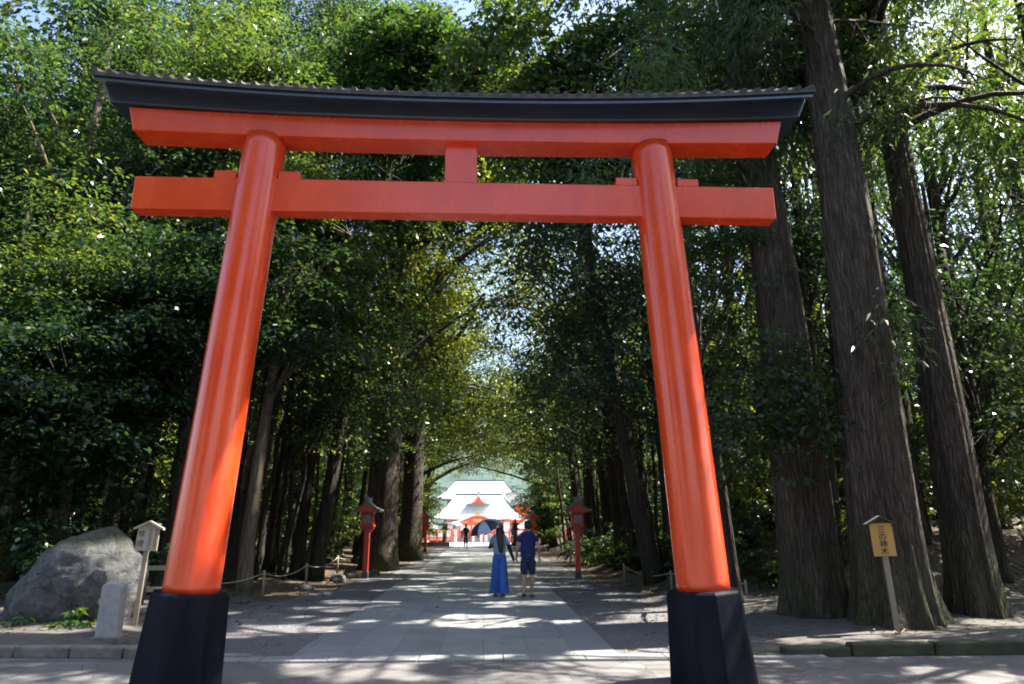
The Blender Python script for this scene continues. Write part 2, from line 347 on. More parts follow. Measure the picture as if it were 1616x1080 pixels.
def text_mesh(name, body, size, loc, mat, parent, rot=(R(90), 0, 0), sx=1, offset=.0):
    c = bpy.data.curves.new(name, 'FONT'); c.body = body; c.size = size; c.align_x = 'CENTER'; c.align_y = 'CENTER'; c.extrude = .0015; c.offset = offset
    o = bpy.data.objects.new(name, c); COL.objects.link(o)
    dg = bpy.context.evaluated_depsgraph_get(); me = bpy.data.meshes.new_from_object(o.evaluated_get(dg))
    bpy.data.objects.remove(o); bpy.data.curves.remove(c)
    n = bpy.data.objects.new(name, me); COL.objects.link(n); me.materials.clear(); me.materials.append(mat)
    n.location = loc; n.rotation_euler = rot; n.scale = (sx, 1, 1); n.parent = parent
    return n

# ------------------------------------------------------------------ ground
PC = -.36     # centre line of the path
flat_poly('ground', [(-700, -60), (700, -60), (700, 900), (-700, 900)], -.008, M['litter'])
flat_poly('forecourt', [(-40, -30), (40, -30), (40, 9.47), (-40, 9.47)], -.004, M['cobble'])
flat_poly('gravel_verge', [(-7.0, 9.47), (5.4, 9.47), (6.4, 12.0), (5.0, 14.6), (3.9, 17.5), (3.4, 21), (3.1, 30), (2.9, 55), (-3.4, 55), (-3.3, 30), (-3.5, 25), (-4.1, 19), (-4.9, 14), (-5.2, 12.6), (-7.0, 12.4)], 0, M['gravel'])
flat_poly('path', [(PC - 2.13, 9.47), (PC + 2.13, 9.47), (PC + 2.13, 55), (PC - 2.13, 55)], .006, M['paving'])
flat_poly('plaza', [(-26, 55), (26, 55), (26, 78), (-26, 78)], .004, M['plaza'])
# edge stones of the paving and the sill where the forecourt begins
b = MB(); rng = random.Random(2)
x = PC - 3.6
while x < PC + 3.7:
    L = rng.uniform(.8, 1.2); b.box((x + L / 2, 9.42, .0), (L - .012, .34, .05 + rng.uniform(0, .006))); x += L
struct(b.build('path_sill', M['paving'], bevel=.008))

def hn(x, y): return .03 * math.sin(1.7 * x + .6 * y) + .025 * math.sin(2.9 * y - 1.3 * x + 1)
# left bed (rock, markers), raised behind a pale kerb; front edge runs to the path at a slant
def left_front(x): return 9.62 + .075 * max(0, -x - 3)
bed = MB(); nx, ny = 60, 24
vs = []; fs = []
for i in range(nx + 1):
    x = -20 + (17.2) * i / nx; y0 = left_front(x); top = .13 * sm(-2.8, -4.6, x)
    for j in range(ny + 1):
        y = y0 + (16.5 - y0) * j / ny
        e = sm(-5.05, -5.7, x) if y > 11 else 1
        side = sm(-2.8, -3.5, x) if j == 0 else sm(-4.7 - .12 * (y - 9), -5.6 - .12 * (y - 9), x)
        z = top * max(side, .0) + (hn(x, y) * .5 * side if j else 0)
        vs.append((x, y, z - .006 if z < .004 else z))
for i in range(nx):
    for j in range(ny):
        a = i * (ny + 1) + j; fs.append((a, a + 1, a + ny + 2, a + ny + 1))
bed.add(vs, fs); struct(bed.build('left_bed', M['soil'], None, True))
kb = MB(); rng = random.Random(5); x = -20
while x < -3.15:
    L = rng.uniform(.7, 1.1); x2 = min(x + L, -2.95); h = .13 * sm(-2.7, -4.4, (x + x2) / 2) + .012
    ya, yb = left_front(x), left_front(x2); an = math.atan2(yb - ya, x2 - x)
    kb.box(((x + x2) / 2, (ya + yb) / 2 - .05, h / 2 - .01), (x2 - x - .012, .17, h + .02 + rng.uniform(-.015, .015)), an + rng.uniform(-.02, .02)); x = x2
struct(kb.build('left_kerb', M['concrete'], bevel=.035, bseg=3))
# right bed under the cedars, behind a mossy kerb
def right_front(x): return 9.55 + .02 * max(0, x - 4)
bed = MB(); vs = []; fs = []; nx, ny = 60, 26
for i in range(nx + 1):
    x = 2.6 + 19 * i / nx; y0 = right_front(x)
    for j in range(ny + 1):
        y = y0 + (17 - y0) * j / ny
        side = sm(2.7, 6.0, x) if y < 10.5 else sm(3.4 + .25 * max(0, 13.5 - y), 6.2, x)
        z = .13 * side + hn(x, y) * .7 * side * (1 if j else 0) + .16 * sm(12, 17, y) * side
        vs.append((x, y, z - .006 if z < .004 else z))
for i in range(nx):
    for j in range(ny):
        a = i * (ny + 1) + j; fs.append((a, a + ny + 1, a + ny + 2, a + 1))
bed.add(vs, fs); struct(bed.build('right_bed', M['soil'], None, True))
kb = MB(); rng = random.Random(6); x = 2.5
while x < 20:
    L = rng.uniform(.9, 1.5); h = .15 * sm(2.2, 5.6, x + L / 2) + .014
    kb.box((x + L / 2, right_front(x + L / 2) - .06 + rng.uniform(-.01, .01), h / 2 - .01), (L - .015, .2, h + .02 + rng.uniform(-.03, .02)), R(1) + rng.uniform(-.025, .025)); x += L
struct(kb.build('right_kerb', M['moss_kerb'], bevel=.05, bseg=4))
# wooded banks either side
def bank_r(x, y):
    e = 3.6 + 2.6 * sm(20, 12.5, y) + .25 * math.sin(y * .6)
    return -.02 + 1.35 * sm(e, e + 4.2, x) * sm(13.4, 17.5, y) * (1 - .5 * sm(38, 52, y)) + .9 * sm(9, 26, x) * sm(13, 20, y) + hn(x, y) * sm(e, e + 1, x)
grid('right_bank', 2.8, 46, 70, 13.2, 60, 70, bank_r, M['litter'])
def bank_l(x, y):
    e = 5.2 - 1.4 * sm(18, 28, y)
    return -.012 + .25 * sm(e, e + 4, -x) * sm(14, 19, y) + .8 * sm(11, 30, -x) * sm(14, 20, y) + hn(x, y) * sm(e, e + 1.2, -x)
grid('left_bank', -46, -3.2, 70, 14.5, 60, 70, bank_l, M['litter'])
def gz(x, y):
    if y < 13.2: return 0
    if x > 3: return max(0, bank_r(x, y)) if y < 60 else 0
    if x < -3.4 and y > 14.5: return max(0, bank_l(x, y)) if y < 60 else 0
    return 0
def hillf(x, y): return 46 * sm(150, 330, y) * (.75 + .25 * math.sin(x * .012 + .8)) + 5 * math.sin(x * .05) * math.sin(y * .04) - 2
hl = grid('hill', -420, 420, 60, 130, 560, 40, hillf, M['far_hill'])

# ------------------------------------------------------------------ torii gate
TY = 7.94
tor = thing('torii_gate', 'large vermilion torii gate with black octagonal feet and dark tiled cap beam', 'torii gate', (PC, TY, 0))
def sori(x, a, L=4.5): return a * (abs(x) / L) ** 2.1
for sgn, xb, xt in ((-1, -2.80, -2.50), (1, 2.79, 2.49)):
    g = lambda z: xb + (xt - xb) * (z - .95) / 5.45
    n = 40; rows = [.90 + (6.42 - .90) * k / n for k in range(n + 1)]
    p = MB().tube([(g(z), 0, z) for z in rows], [.292 - .030 * (z - .9) / 5.5 for z in rows], 48)
    p.build('pillar', M['red'], tor, True)
    # octagonal foot, corner to the front, a hair wider at the ground
    f = MB()
    for (z0, r0, z1, r1) in ((-.02, .478, .925, .418), (.925, .418, .955, .392)):
        f.tube([(g(z0), 0, z0), (g(z1), 0, z1)], [r0, r1], 8)
    f.build('pillar_foot', M['base'], tor, bevel=.006)
def curved_beam(name, half_b, half_t, y0, y1, zb, zt, ab, at_, mat, bev=.012, n=36):
    v = []; f = []
    for i in range(n + 1):
        s = -1 + 2 * i / n; xb, xt = s * half_b, s * half_t
        v += [(xb, y0, zb + sori(xb, ab)), (xb, y1, zb + sori(xb, ab)), (xt, y1, zt + sori(xt, at_)), (xt, y0, zt + sori(xt, at_))]
    for i in range(n):
        for k in range(4):
            f.append((i * 4 + k, (i + 1) * 4 + k, (i + 1) * 4 + (k + 1) % 4, i * 4 + (k + 1) % 4))
    f += [(0, 1, 2, 3), tuple(n * 4 + k for k in (3, 2, 1, 0))]
    return MB().add(v, f).build(name, mat, tor, bevel=bev)
curved_beam('tie_beam', 4.02, 4.02, -.115, .115, 5.395, 5.83, 0, 0, M['red'])
curved_beam('lintel', 4.10, 4.19, -.19, .19, 6.372, 6.655, .07, .115, M['red'])
curved_beam('cap_beam', 4.41, 4.52, -.245, .245, 6.655, 6.855, .14, .19, M['black'])
MB().box((.01, 0, (5.83 + 6.372) / 2), (.405, .17, 6.40 - 5.83 + .01)).build('strut', M['red'], tor, bevel=.008)
for xw in (-2.53 - .395, -2.53 + .395, 2.52 - .395, 2.52 + .395):
    MB().box((xw, 0, 5.880), (.27, .225, .104)).build('wedge', M['red'], tor, bevel=.006)
# roof over the cap beam: eave board, tiled slopes with round battens, ridge
rb = MB(); n = 40; RH = 4.50
for yy in (-1, 1):
    v = []; f = []
    for i in range(n + 1):
        x = -RH + 2 * RH * i / n; c = sori(x, .20)
        v += [(x, yy * .20, 6.858 + c), (x, yy * .475, 6.735 + c), (x, yy * .475, 6.795 + c), (x, yy * .10, 6.96 + c)]
    for i in range(n):
        for k in range(4): f.append((i * 4 + k, (i + 1) * 4 + k, (i + 1) * 4 + (k + 1) % 4, i * 4 + (k + 1) % 4))
    f += [(0, 1, 2, 3), tuple(n * 4 + k for k in (3, 2, 1, 0))]
    rb.add(v, f)
rb.build('eave_board', M['black'], tor)
rt = MB(); RT = 4.53
for yy in (-1, 1):
    v = []; f = []
    for i in range(n + 1):
        x = -RT + 2 * RT * i / n; c = sori(x, .20)
        v += [(x, yy * .505, 6.785 + c), (x, yy * .505, 6.835 + c), (x, 0, 7.06 + c), (x, 0, 6.97 + c)]
    for i in range(n):
        for k in range(3): f.append((i * 4 + k, (i + 1) * 4 + k, (i + 1) * 4 + k + 1, i * 4 + k + 1))
    f += [(0, 1, 2, 3), tuple(n * 4 + k for k in (3, 2, 1, 0))]
    rt.add(v, f)
nb = 52
for i in range(nb):
    x = -RT + .05 + (2 * RT - .1) * i / (nb - 1); c = sori(x, .20)
    for yy in (-1, 1):
        rt.tube([(x, yy * .52, 6.842 + c), (x, yy * .26, 6.954 + c), (x, 0, 7.064 + c)], [.036, .036, .036], 8)
rt.tube([(-RT + 2 * RT * i / n, 0, 7.10 + sori(-RT + 2 * RT * i / n, .20)) for i in range(n + 1)], [.085] * (n + 1), 8)
rt.build('roof', M['rooftile'], tor)

# ------------------------------------------------------------------ rock, marker, signs
def blob_rock(name, outline, depth, seed, amp, mat, parent=None, seg=56, rows=36):
    """outline: list of (x,z) seen from the front, around (0,zc)"""
    rng = np.random.default_rng(seed)
    zc = sum(z for _, z in outline) / len(outline)
    ang = [(math.atan2(z - zc, x), math.hypot(x, z - zc)) for x, z in outline]; ang.sort()
    A = np.array([a for a, _ in ang]); D = np.array([d for _, d in ang])
    A = np.concatenate([A - 2 * np.pi, A, A + 2 * np.pi]); D = np.concatenate([D] * 3)
    planes = []
    for k in range(26):
        v = rng.normal(size=3); v /= np.linalg.norm(v); planes.append((v, rng.uniform(.66, .95)))
    vs = []; fs = []
    for i in range(rows + 1):
        ph = math.pi * i / rows - math.pi / 2           # -90..90 front to back
        for k in range(seg):
            th = 2 * math.pi * k / seg
            d = np.array([math.cos(ph) * math.cos(th), math.sin(ph), math.cos(ph) * math.sin(th)])
            r = 1.0
            for pv, pd in planes:
                q = float(pv @ d)
                if q > 0 and pd / q < r: r = pd / q * .5 + r * .5
            o = np.interp(th if th <= math.pi else th - 2 * math.pi, A, D)
            nz = amp * (math.sin(5 * d[0] + 3 * d[2] + seed) * math.sin(4 * d[1] + 2 * d[2]) + .5 * math.sin(11 * d[0] - 7 * d[2] + 2 * seed) * math.cos(9 * d[1]))
            rr = (.35 + .65 * r) * (1 + nz) * (1 + amp * 2.2 * mnoise.fractal(Vector(d) * 2.3 + Vector((seed, 0, 0)), .9, 2.1, 6))
            vs.append((d[0] * o * rr, d[1] * depth * rr, zc + d[2] * o * rr))
    for i in range(rows):
        for k in range(seg):
            fs.append((i * seg + k, i * seg + (k + 1) % seg, (i + 1) * seg + (k + 1) % seg, (i + 1) * seg + k))
    return MB().add(vs, fs).build(name, mat, parent, True)
ro = [(-1.14, .0), (-1.08, .42), (-.84, .92), (-.50, 1.32), (-.12, 1.56), (.14, 1.63), (.42, 1.58), (.74, 1.28), (.96, 1.0), (1.06, .62), (1.02, .1), (.6, -.25), (0, -.3), (-.7, -.25)]
rk = blob_rock('boulder', [(x, z + .05) for x, z in ro], .85, 4, .035, M['rock'], None, 120, 80)
rk.location = (-6.86, 12.55, .0); tag(rk, 'big grey lichen covered boulder in the bed left of the gate', 'boulder')

mk = thing('stone_marker', 'short pale stone marker with rounded top in front of the boulder', 'stone marker', (-5.36, 10.72, .10), R(8))
b = MB(); b.prism([(-.14, 0), (.14, 0), (.136, .68), (.115, .72), (.06, .735), (-.06, .735), (-.115, .72), (-.136, .68)], -.13, .13)
b.build('shaft', M['stone'], mk, bevel=.015)
MB().box((0, 0, -.03), (.42, .40, .10)).build('plinth', M['concrete'], mk, bevel=.01)

def sign(name, label, loc, rz, H, W, HB, D, board, post_m, roof_m, lean=0):
    t = thing(name, label, 'sign', loc, rz); t.rotation_euler = (0, lean, rz)
    MB().box((0, .035, (H - .02) / 2 - .05), (.075, .05, H + .05)).build('post', post_m, t, bevel=.006)
    bd = MB().box((0, 0, H - HB / 2), (W, D, HB)).build('board', board, t, bevel=.004)
    rf = MB(); h = W * .5 + .06
    rf.add([(-h, -.07, H - .035), (0, -.07, H + .085), (h, -.07, H - .035), (h, .11, H - .035), (0, .11, H + .085), (-h, .11, H - .035),
            (-h, -.07, H - .005), (0, -.07, H + .115), (h, -.07, H - .005), (h, .11, H - .005), (0, .11, H + .115), (-h, .11, H - .005)],
           [(0, 1, 4, 5), (1, 2, 3, 4), (7, 6, 11, 10), (8, 7, 10, 9), (0, 6, 7, 1), (1, 7, 8, 2), (3, 9, 10, 4), (4, 10, 11, 5), (0, 5, 11, 6), (2, 8, 9, 3)])
    rf.add([(-W / 2, -.01, H - .002), (W / 2, -.01, H - .002), (0, -.01, H + .08), (-W / 2, .01, H - .002), (W / 2, .01, H - .002), (0, .01, H + .08)], [(0, 1, 2), (5, 4, 3), (0, 3, 4, 1), (1, 4, 5, 2), (2, 5, 3, 0)])
    rf.build('roof', roof_m, t)
    return t, bd
s1, bd = sign('notice_board', 'pale wooden notice board with gabled top beside the boulder', (-5.62, 12.0, .1), R(14), 1.50, .33, .37, .035, M['board'], M['wood'], M['board'], R(1.5))
for k, ch in enumerate('禁煙'): text_mesh('lettering', ch, .115, (-.10, -.0185, 1.50 - .11 - .15 * k), M['ink'], bd)
for c_, col in enumerate(('境内全域御協力', '参拝者各位願上')):
    for k, ch in enumerate(col): text_mesh('lettering', ch, .046, (.035 + .085 * c_, -.0185, 1.50 - .04 - .048 * k), M['ink2'], bd)
s2, bd = sign('notice_board', 'yellow wooden name board on a thin post before the biggest cedar', (6.08, 10.55, .1), R(-16), 1.57, .31, .48, .035, M['yellow'], M['wood'], M['moss_kerb'], R(-2))
for k, ch in enumerate('三の神木'): text_mesh('lettering', ch, .115, (.0, -.0185, 1.57 - .10 - .105 * k), M['ink'], bd, offset=.0015)

# ------------------------------------------------------------------ red lanterns
def make_lantern(label, loc):
    t = thing('wooden_lantern', label, 'lantern', loc, 0, 'red lanterns along the path'); t.scale = (.94, .94, .94)
    MB().box((0, 0, 1.0), (.17, .17, 1.66)).build('post', M['darkred'], t, bevel=.012)
    MB().box((0, 0, .14), (.20, .20, .20)).build('foot', M['foot'], t, bevel=.008)
    b = MB(); b.box((0, 0, 1.72), (.46, .46, .06)); b.box((0, 0, 1.66), (.34, .34, .08)); b.box((0, 0, 2.14), (.42, .42, .05)); b.box((0, 0, 1.93), (.30, .30, .36))
    for sx in (-1, 1):
        for sy in (-1, 1): b.box((sx * .17, sy * .17, 1.93), (.045, .045, .38))
    lb = b.build('lamp_box', M['darkred'], t, bevel=.006)
    for sx, sy in ((0, -1), (0, 1), (-1, 0), (1, 0)):
        p = MB(); p.box((sx * .153, sy * .153, 1.93), (.24 if sx == 0 else .012, .24 if sy == 0 else .012, .27)).build('pane', M['pane'], lb)
        q = MB(); q.box((sx * .161, sy * .161, 1.93), (.018 if sx == 0 else .01, .018 if sy == 0 else .01, .27)); q.box((sx * .161, sy * .161, 1.93), (.24 if sx == 0 else .009, .24 if sy == 0 else .009, .016)); q.build('lattice', M['darkred'], lb)
    for sx in (-1, 1):
        for sy in (-1, 1):
            MB().tube([(sx * .07, sy * .07, 1.50), (sx * .17, sy * .17, 1.62), (sx * .205, sy * .205, 1.69)], [.025, .03, .03], 6).build('bracket', M['darkred'], t)
    # gabled roof with curved, upturned eaves; the gable end faces along the path
    rf = MB(); n = 10; v = []; f = []
    prof = [(-.46, 2.20), (-.34, 2.235), (-.22, 2.30), (-.11, 2.40), (0, 2.50), (.11, 2.40), (.22, 2.30), (.34, 2.235), (.46, 2.20)]
    for (x, z) in prof: v += [(x, -.42, z), (x, .42, z), (x, .42, z + .045), (x, -.42, z + .045)]
    m_ = len(prof)
    for i in range(m_ - 1):
        for k in range(4): f.append((i * 4 + k, (i + 1) * 4 + k, (i + 1) * 4 + (k + 1) % 4, i * 4 + (k + 1) % 4))
    f += [(0, 1, 2, 3), tuple((m_ - 1) * 4 + k for k in (3, 2, 1, 0))]
    rf.add(v, f); rf.box((0, 0, 2.575), (.09, .90, .07)); rf.box((0, -.44, 2.60), (.12, .04, .16)); rf.box((0, .44, 2.60), (.12, .04, .16))
    rf.build('roof', M['copper'], t)
    for yy in (-.36, .36):
        gb = MB().prism([(-.36, 2.165), (.36, 2.165), (.36, 2.20), (.22, 2.285), (.11, 2.385), (0, 2.485), (-.11, 2.385), (-.22, 2.285), (-.36, 2.20)], yy - .02, yy + .02); gb.build('gable', M['darkred'], t)
    for sx in (-.40, -.2, .2, .40): MB().box((sx, 0, 2.185 if abs(sx) > .3 else 2.165), (.035, .74, .035)).build('rafter', M['darkred'], t)
    return t
l1 = make_lantern('red wooden lantern beside the thick trunks on the left of the path', (-3.70, 22.5, 0))
for lab, loc in (('red wooden lantern on the right verge nearest the walking man', (2.92, 22.3, 0)),
                 ('distant red wooden lantern behind the thick trunks left of the path', (-3.62, 43.5, 0)),
                 ('distant red wooden lantern seen just beside the head of the man', (2.96, 43.5, 0))):
    c = copy_tree(l1); c.location = loc; c['label'] = lab
for (x, y) in ((-3.7, 22.5), (2.92, 22.3)): pass

def stone_lantern(label, loc, s=1):
    t = thing('stone_lantern', label, 'stone lantern', loc, R(10), 'stone lanterns at the end of the path')
    b = MB(); b.loft([(0, 0, 0, .42, .42), (0, 0, .12, .42, .42), (0, 0, .13, .32, .32), (0, 0, .26, .30, .30), (0, 0, .28, .2, .2)], 6); b.build('plinth', M['darkstone'], t)
    MB().loft([(0, 0, .28, .19, .19), (0, 0, .6, .165, .165), (0, 0, 1.15, .17, .17), (0, 0, 1.2, .2, .2)], 12).build('shaft', M['darkstone'], t)
    b = MB(); b.loft([(0, 0, 1.2, .2, .2), (0, 0, 1.3, .33, .33), (0, 0, 1.36, .33, .33)], 6); b.loft([(0, 0, 1.36, .2, .2), (0, 0, 1.62, .2, .2)], 6); b.build('fire_box', M['darkstone'], t)
    MB().loft([(0, 0, 1.62, .44, .44), (0, 0, 1.68, .42, .42), (0, 0, 1.76, .24, .24), (0, 0, 1.86, .10, .10), (0, 0, 1.9, .07, .07), (0, 0, 1.96, .10, .10), (0, 0, 2.03, .08, .08), (0, 0, 2.14, .015, .015)], 6).build('cap', M['darkstone'], t)
    return t
sl = stone_lantern('dark stone lantern left of the path end, before the shrine', (-3.2, 57.0, .0))
c = copy_tree(sl); c.location = (2.45, 57.0, 0); c['label'] = 'dark stone lantern partly hidden behind the umbrella and woman'

# ------------------------------------------------------------------ fences
def rope_fence(label, pts, h=.62, dropped=.16, r=.032):
    t = thing('rope_fence', label, 'fence')
    for (x, y) in pts:
        z = gz(x, y); MB().tube([(x, y, z - .05), (x + .01, y, z + h * .5), (x, y, z + h)], [r, r * .95, r * .9], 8).build('post', M['wood'], t, True)
    b = MB()
    for (a, c_) in zip(pts[:-1], pts[1:]):
        za, zb = gz(*a) + h - .06, gz(*c_) + h - .06; P_ = []
        for k in range(11):
            s = k / 10; P_.append((a[0] + (c_[0] - a[0]) * s, a[1] + (c_[1] - a[1]) * s - .03, za + (zb - za) * s - dropped * 4 * s * (1 - s)))
        b.tube(P_, [.013] * 11, 6)
    b.build('rope', M['rope'], t, True); return t
rope_fence('sagging rope fence on wooden posts along the left verge', [(-6.3, 15.2), (-5.12, 16.95), (-4.95, 20.2), (-5.0, 24.6), (-4.75, 29.5)])
rope_fence('low rope fence at the foot of the dark bank on the right', [(5.6, 15.3), (4.6, 17.6), (4.1, 21.0)], .5)
bar = thing('rail_fence', 'weathered low rail barrier behind the pale notice board', 'fence', (-6.2, 14.6, .1), R(18))
for x in (-1.5, -.5, .5): MB().box((x, 0, .42), (.07, .07, .9)).build('post', M['wood'], bar, bevel=.008)
for z in (.32, .72): MB().box((-.5, -.05, z), (2.4, .035, .09)).build('rail', M['wood'], bar, bevel=.006)
hr = thing('handrail', 'pale wooden handrail climbing the bank behind the right lantern', 'handrail', (3.75, 31, 0))
P_ = [(0, 0), (.8, .5), (1.6, 1.0), (2.6, 1.7)]
rl = MB()
for k, (x, y) in enumerate(P_):
    z = gz(3.75 + x, 31 + y); MB().box((x, y, z + .42), (.09, .09, .95)).build('post', M['wood'], hr, bevel=.008)
for (a, c_) in zip(P_[:-1], P_[1:]):
    rl.tube([(a[0], a[1], gz(3.75 + a[0], 31 + a[1]) + .8), (c_[0], c_[1], gz(3.75 + c_[0], 31 + c_[1]) + .8)], [.05, .05], 6)
    rl.tube([(a[0], a[1], gz(3.75 + a[0], 31 + a[1]) + .42), (c_[0], c_[1], gz(3.75 + c_[0], 31 + c_[1]) + .42)], [.035, .035], 6)
rl.build('rail', M['board'], hr)
# ------------------------------------------------------------------ people
def skin_body(verts, edges, parent, mat, sub=1):
    """verts: list of (pos, radius_x, radius_y); vertex 0 is the root (pelvis)"""
    me = bpy.data.meshes.new('body'); me.from_pydata([v[0] for v in verts], edges, []); me.update()
    o = bpy.data.objects.new('body', me); COL.objects.link(o)
    md = o.modifiers.new('skin', 'SKIN'); md.use_smooth_shade = True
    sv_ = me.skin_vertices[0].data
    for k, v in enumerate(verts): sv_[k].radius = (v[1], v[2]); sv_[k].use_root = (k == 0)
    s = o.modifiers.new('sub', 'SUBSURF'); s.levels = sub; s.render_levels = sub
    dg = bpy.context.evaluated_depsgraph_get(); m2 = bpy.data.meshes.new_from_object(o.evaluated_get(dg))
    bpy.data.objects.remove(o); bpy.data.meshes.remove(me)
    n = bpy.data.objects.new('body', m2); COL.objects.link(n); m2.materials.clear(); m2.materials.append(mat); n.parent = parent
    m2.polygons.foreach_set('use_smooth', [True] * len(m2.polygons))
    return n

def person(label, loc, rz, h, top, bottom, style, arms, stride=.12, long_hair=False, detail=True, group=None, sleeve=None, gloves=None, hat=None, w_=1.0):
    """faces +Y in its own space; arms = [(elbow, wrist), (elbow, wrist)] left then right; style: shorts / wide / trousers"""
    t = thing('person', label, 'person', loc, rz, group); t.scale = (h / 1.70,) * 3
    V = []; E_ = []
    def v(p, rx, ry=None, to=None):
        V.append((Vector(p), rx, ry or rx)); k = len(V) - 1
        if to is not None: E_.append((to, k))
        return k
    pel = v((0, 0, .93), .145 * w_, .105); wa = v((0, .01, 1.08), .128 * w_, .09, pel); ch = v((0, .01, 1.27), .15 * w_, .10, wa); nb_ = v((0, 0, 1.41), .075, .065, ch)
    nk = v((0, .005, 1.47), .052, .052, nb_); hd = v((0, .02, 1.565), .078, .092, nk); ht = v((0, .015, 1.655), .060, .072, hd)
    if detail:
        v((0, .118, 1.548), .014, .014, hd); v((-.083, .015, 1.555), .014, .02, hd); v((.083, .015, 1.555), .014, .02, hd)
    hands = []
    for s, (el, wr) in zip((-1, 1), arms):
        sh = v((s * .165 * w_, 0, 1.385), .052, .052, nb_); e = v(el, .040, .040, sh); wv = Vector(wr); wk = v(wr, .027, .027, e)
        d = (wv - Vector(el)).normalized(); pk = v(wv + d * .055, .034, .020, wk); kn = v(wv + d * .095, .036, .016, pk)
        side = d.cross(Vector((0, 1, 0))); side = side.normalized() if side.length > .1 else Vector((1, 0, 0)); fwd = d.cross(side)
        hands.append((wv, d))
        if detail:
            for q, (off, L) in enumerate(((-.027, .062), (-.009, .074), (.009, .070), (.026, .054))):
                a = v(wv + d * .10 + fwd * off * 1.15, .0095, .0095, kn); b2 = v(wv + d * (.10 + L * .55) + fwd * off * 1.2 + side * .012 * -s, .0085, .0085, a); v(wv + d * (.10 + L * .9) + fwd * off * 1.15 + side * .032 * -s, .0075, .0075, b2)
            a = v(wv + d * .05 + fwd * .042, .012, .012, pk); v(wv + d * .09 + fwd * .058 + side * .012 * -s, .010, .010, a)
    for s, off in ((-1, stride), (1, -stride)):
        hp = v((s * .088, 0, .88), .088, .092, pel); kx = v((s * .092, off * .45 + .015, .49), .057, .06, hp); cf = v((s * .092, off * .75 - .025, .34), .054, .058, kx)
        lift = .05 if off < 0 else 0
        ak = v((s * .09, off - .01, .095 + lift), .034, .036, cf); hl_ = v((s * .09, off - .045, .035 + lift), .032, .026, ak); v((s * .10, off + .14, .028 + lift * .2), .040, .02, ak)
    skin_body(V, E_, t, M['skin'], 2 if detail else 1)
    # top garment: torso and sleeves in one mesh
    g = MB(); hem = .86 if style == 'shorts' else .98
    g.loft([(0, .005, hem, .168 * w_, .128), (0, .005, 1.0, .162 * w_, .122), (0, .012, 1.12, .155 * w_, .115), (0, .012, 1.27, .178 * w_, .125), (0, .008, 1.36, .196 * w_, .112), (0, .0, 1.415, .172 * w_, .094), (0, 0, 1.452, .118 * w_, .082), (0, .002, 1.478, .070, .068)], 20)
    sl = sleeve if sleeve is not None else .62
    for s, (el, wr) in zip((-1, 1), arms):
        S = Vector((s * .150 * w_, 0, 1.385)); El = Vector(el); q = S + (El - S) * min(1, sl)
        pts = [S, S + (q - S) * .5, q]; rr = [.072, .068, .066]
        if sl > 1: pts += [El + (Vector(wr) - El) * (sl - 1)]; rr += [.05]
        g.tube(pts, rr, 12)
    g.build('top', top, t, True, subsurf=1)
    if gloves:
        gg = MB()
        for s, (el, wr) in zip((-1, 1), arms):
            El, Wr = Vector(el), Vector(wr); S = Vector((s * .165, 0, 1.385)); gg.tube([S + (El - S) * .55, El, Wr, Wr + (Wr - El).normalized() * .05], [.050, .046, .036, .042], 10)
        gg.build('arm_cover', gloves, t, True)
    b = MB()
    if style == 'wide':
        # wide ankle-length trousers, flaring and swinging with the stride
        b.loft([(0, .005, .80, .168, .140), (0, .005, .93, .160, .13), (0, .005, 1.03, .138, .112), (0, .005, 1.05, .137, .111)], 20)
        for s, off in ((-1, stride), (1, -stride)):
            pts = [(s * .072, 0, .92), (s * .078, off * .2, .70), (s * .086, off * .45, .45), (s * .094, off * .75, .22), (s * .10, off, .085)]; sg = 36; vs = []
            for (x, y, z), r in zip(pts, (.094, .104, .108, .114, .122)):
                f_ = (.92 - z) / .84
                for k in range(sg):      # soft vertical folds that deepen towards the hem
                    th = 2 * math.pi * k / sg; q = r * (1 + f_ * (.10 * math.sin(5 * th + s) + .07 * math.sin(9 * th + 2 * s + z * 2)))
                    vs.append((x + q * math.cos(th), y + q * 1.08 * math.sin(th), z + .012 * f_ * math.sin(3 * th)))
            b.add(vs, [(i * sg + k, i * sg + (k + 1) % sg, (i + 1) * sg + (k + 1) % sg, (i + 1) * sg + k) for i in range(4) for k in range(sg)])
    elif style == 'shorts':
        b.loft([(0, .0, .80, .172, .135), (0, .0, .93, .165, .125), (0, .0, .99, .158, .118)], 20)
        for s, off in ((-1, stride), (1, -stride)):
            b.loft([(s * .084, 0, .89, .096, .11), (s * .09, off * .2, .70, .096, .105), (s * .094, off * .42, .47, .092, .098)][::-1], 18)
    else:
        b.loft([(0, .0, .80, .165, .13), (0, .0, .93, .16, .122), (0, .0, 1.02, .145, .112)], 18)
        for s, off in ((-1, stride), (1, -stride)):
            b.loft([(s * .082, 0, .89, .092, .105), (s * .09, off * .45, .49, .078, .082), (s * .092, off * .95, .10, .07, .075)][::-1], 14)
    b.build('trousers' if style != 'shorts' else 'shorts', bottom, t, True, subsurf=1)
    # hair: a cap over the skull, longer down the back for long hair
    hb = MB(); vs = []; fs = []; n1, n2 = 18, 10
    for i in range(n2 + 1):
        ph = math.pi * .5 * (1 - 1.52 * i / n2)
        for k in range(n1):
            th = 2 * math.pi * k / n1; rx, ry, rz_ = .098, .112, .112
            x, y, z = rx * math.cos(ph) * math.cos(th), ry * math.cos(ph) * math.sin(th), rz_ * math.sin(ph)
            if y > .03 and ph < .55: z = max(z, .055); y = min(y, .103)       # brow: the face stays clear
            j = .006 * math.sin(9 * th + 3 * i)
            vs.append((x + j, .012 + y + j * .5, 1.605 + z))
    for i in range(n2):
        for k in range(n1): fs.append((i * n1 + k, i * n1 + (k + 1) % n1, (i + 1) * n1 + (k + 1) % n1, (i + 1) * n1 + k))
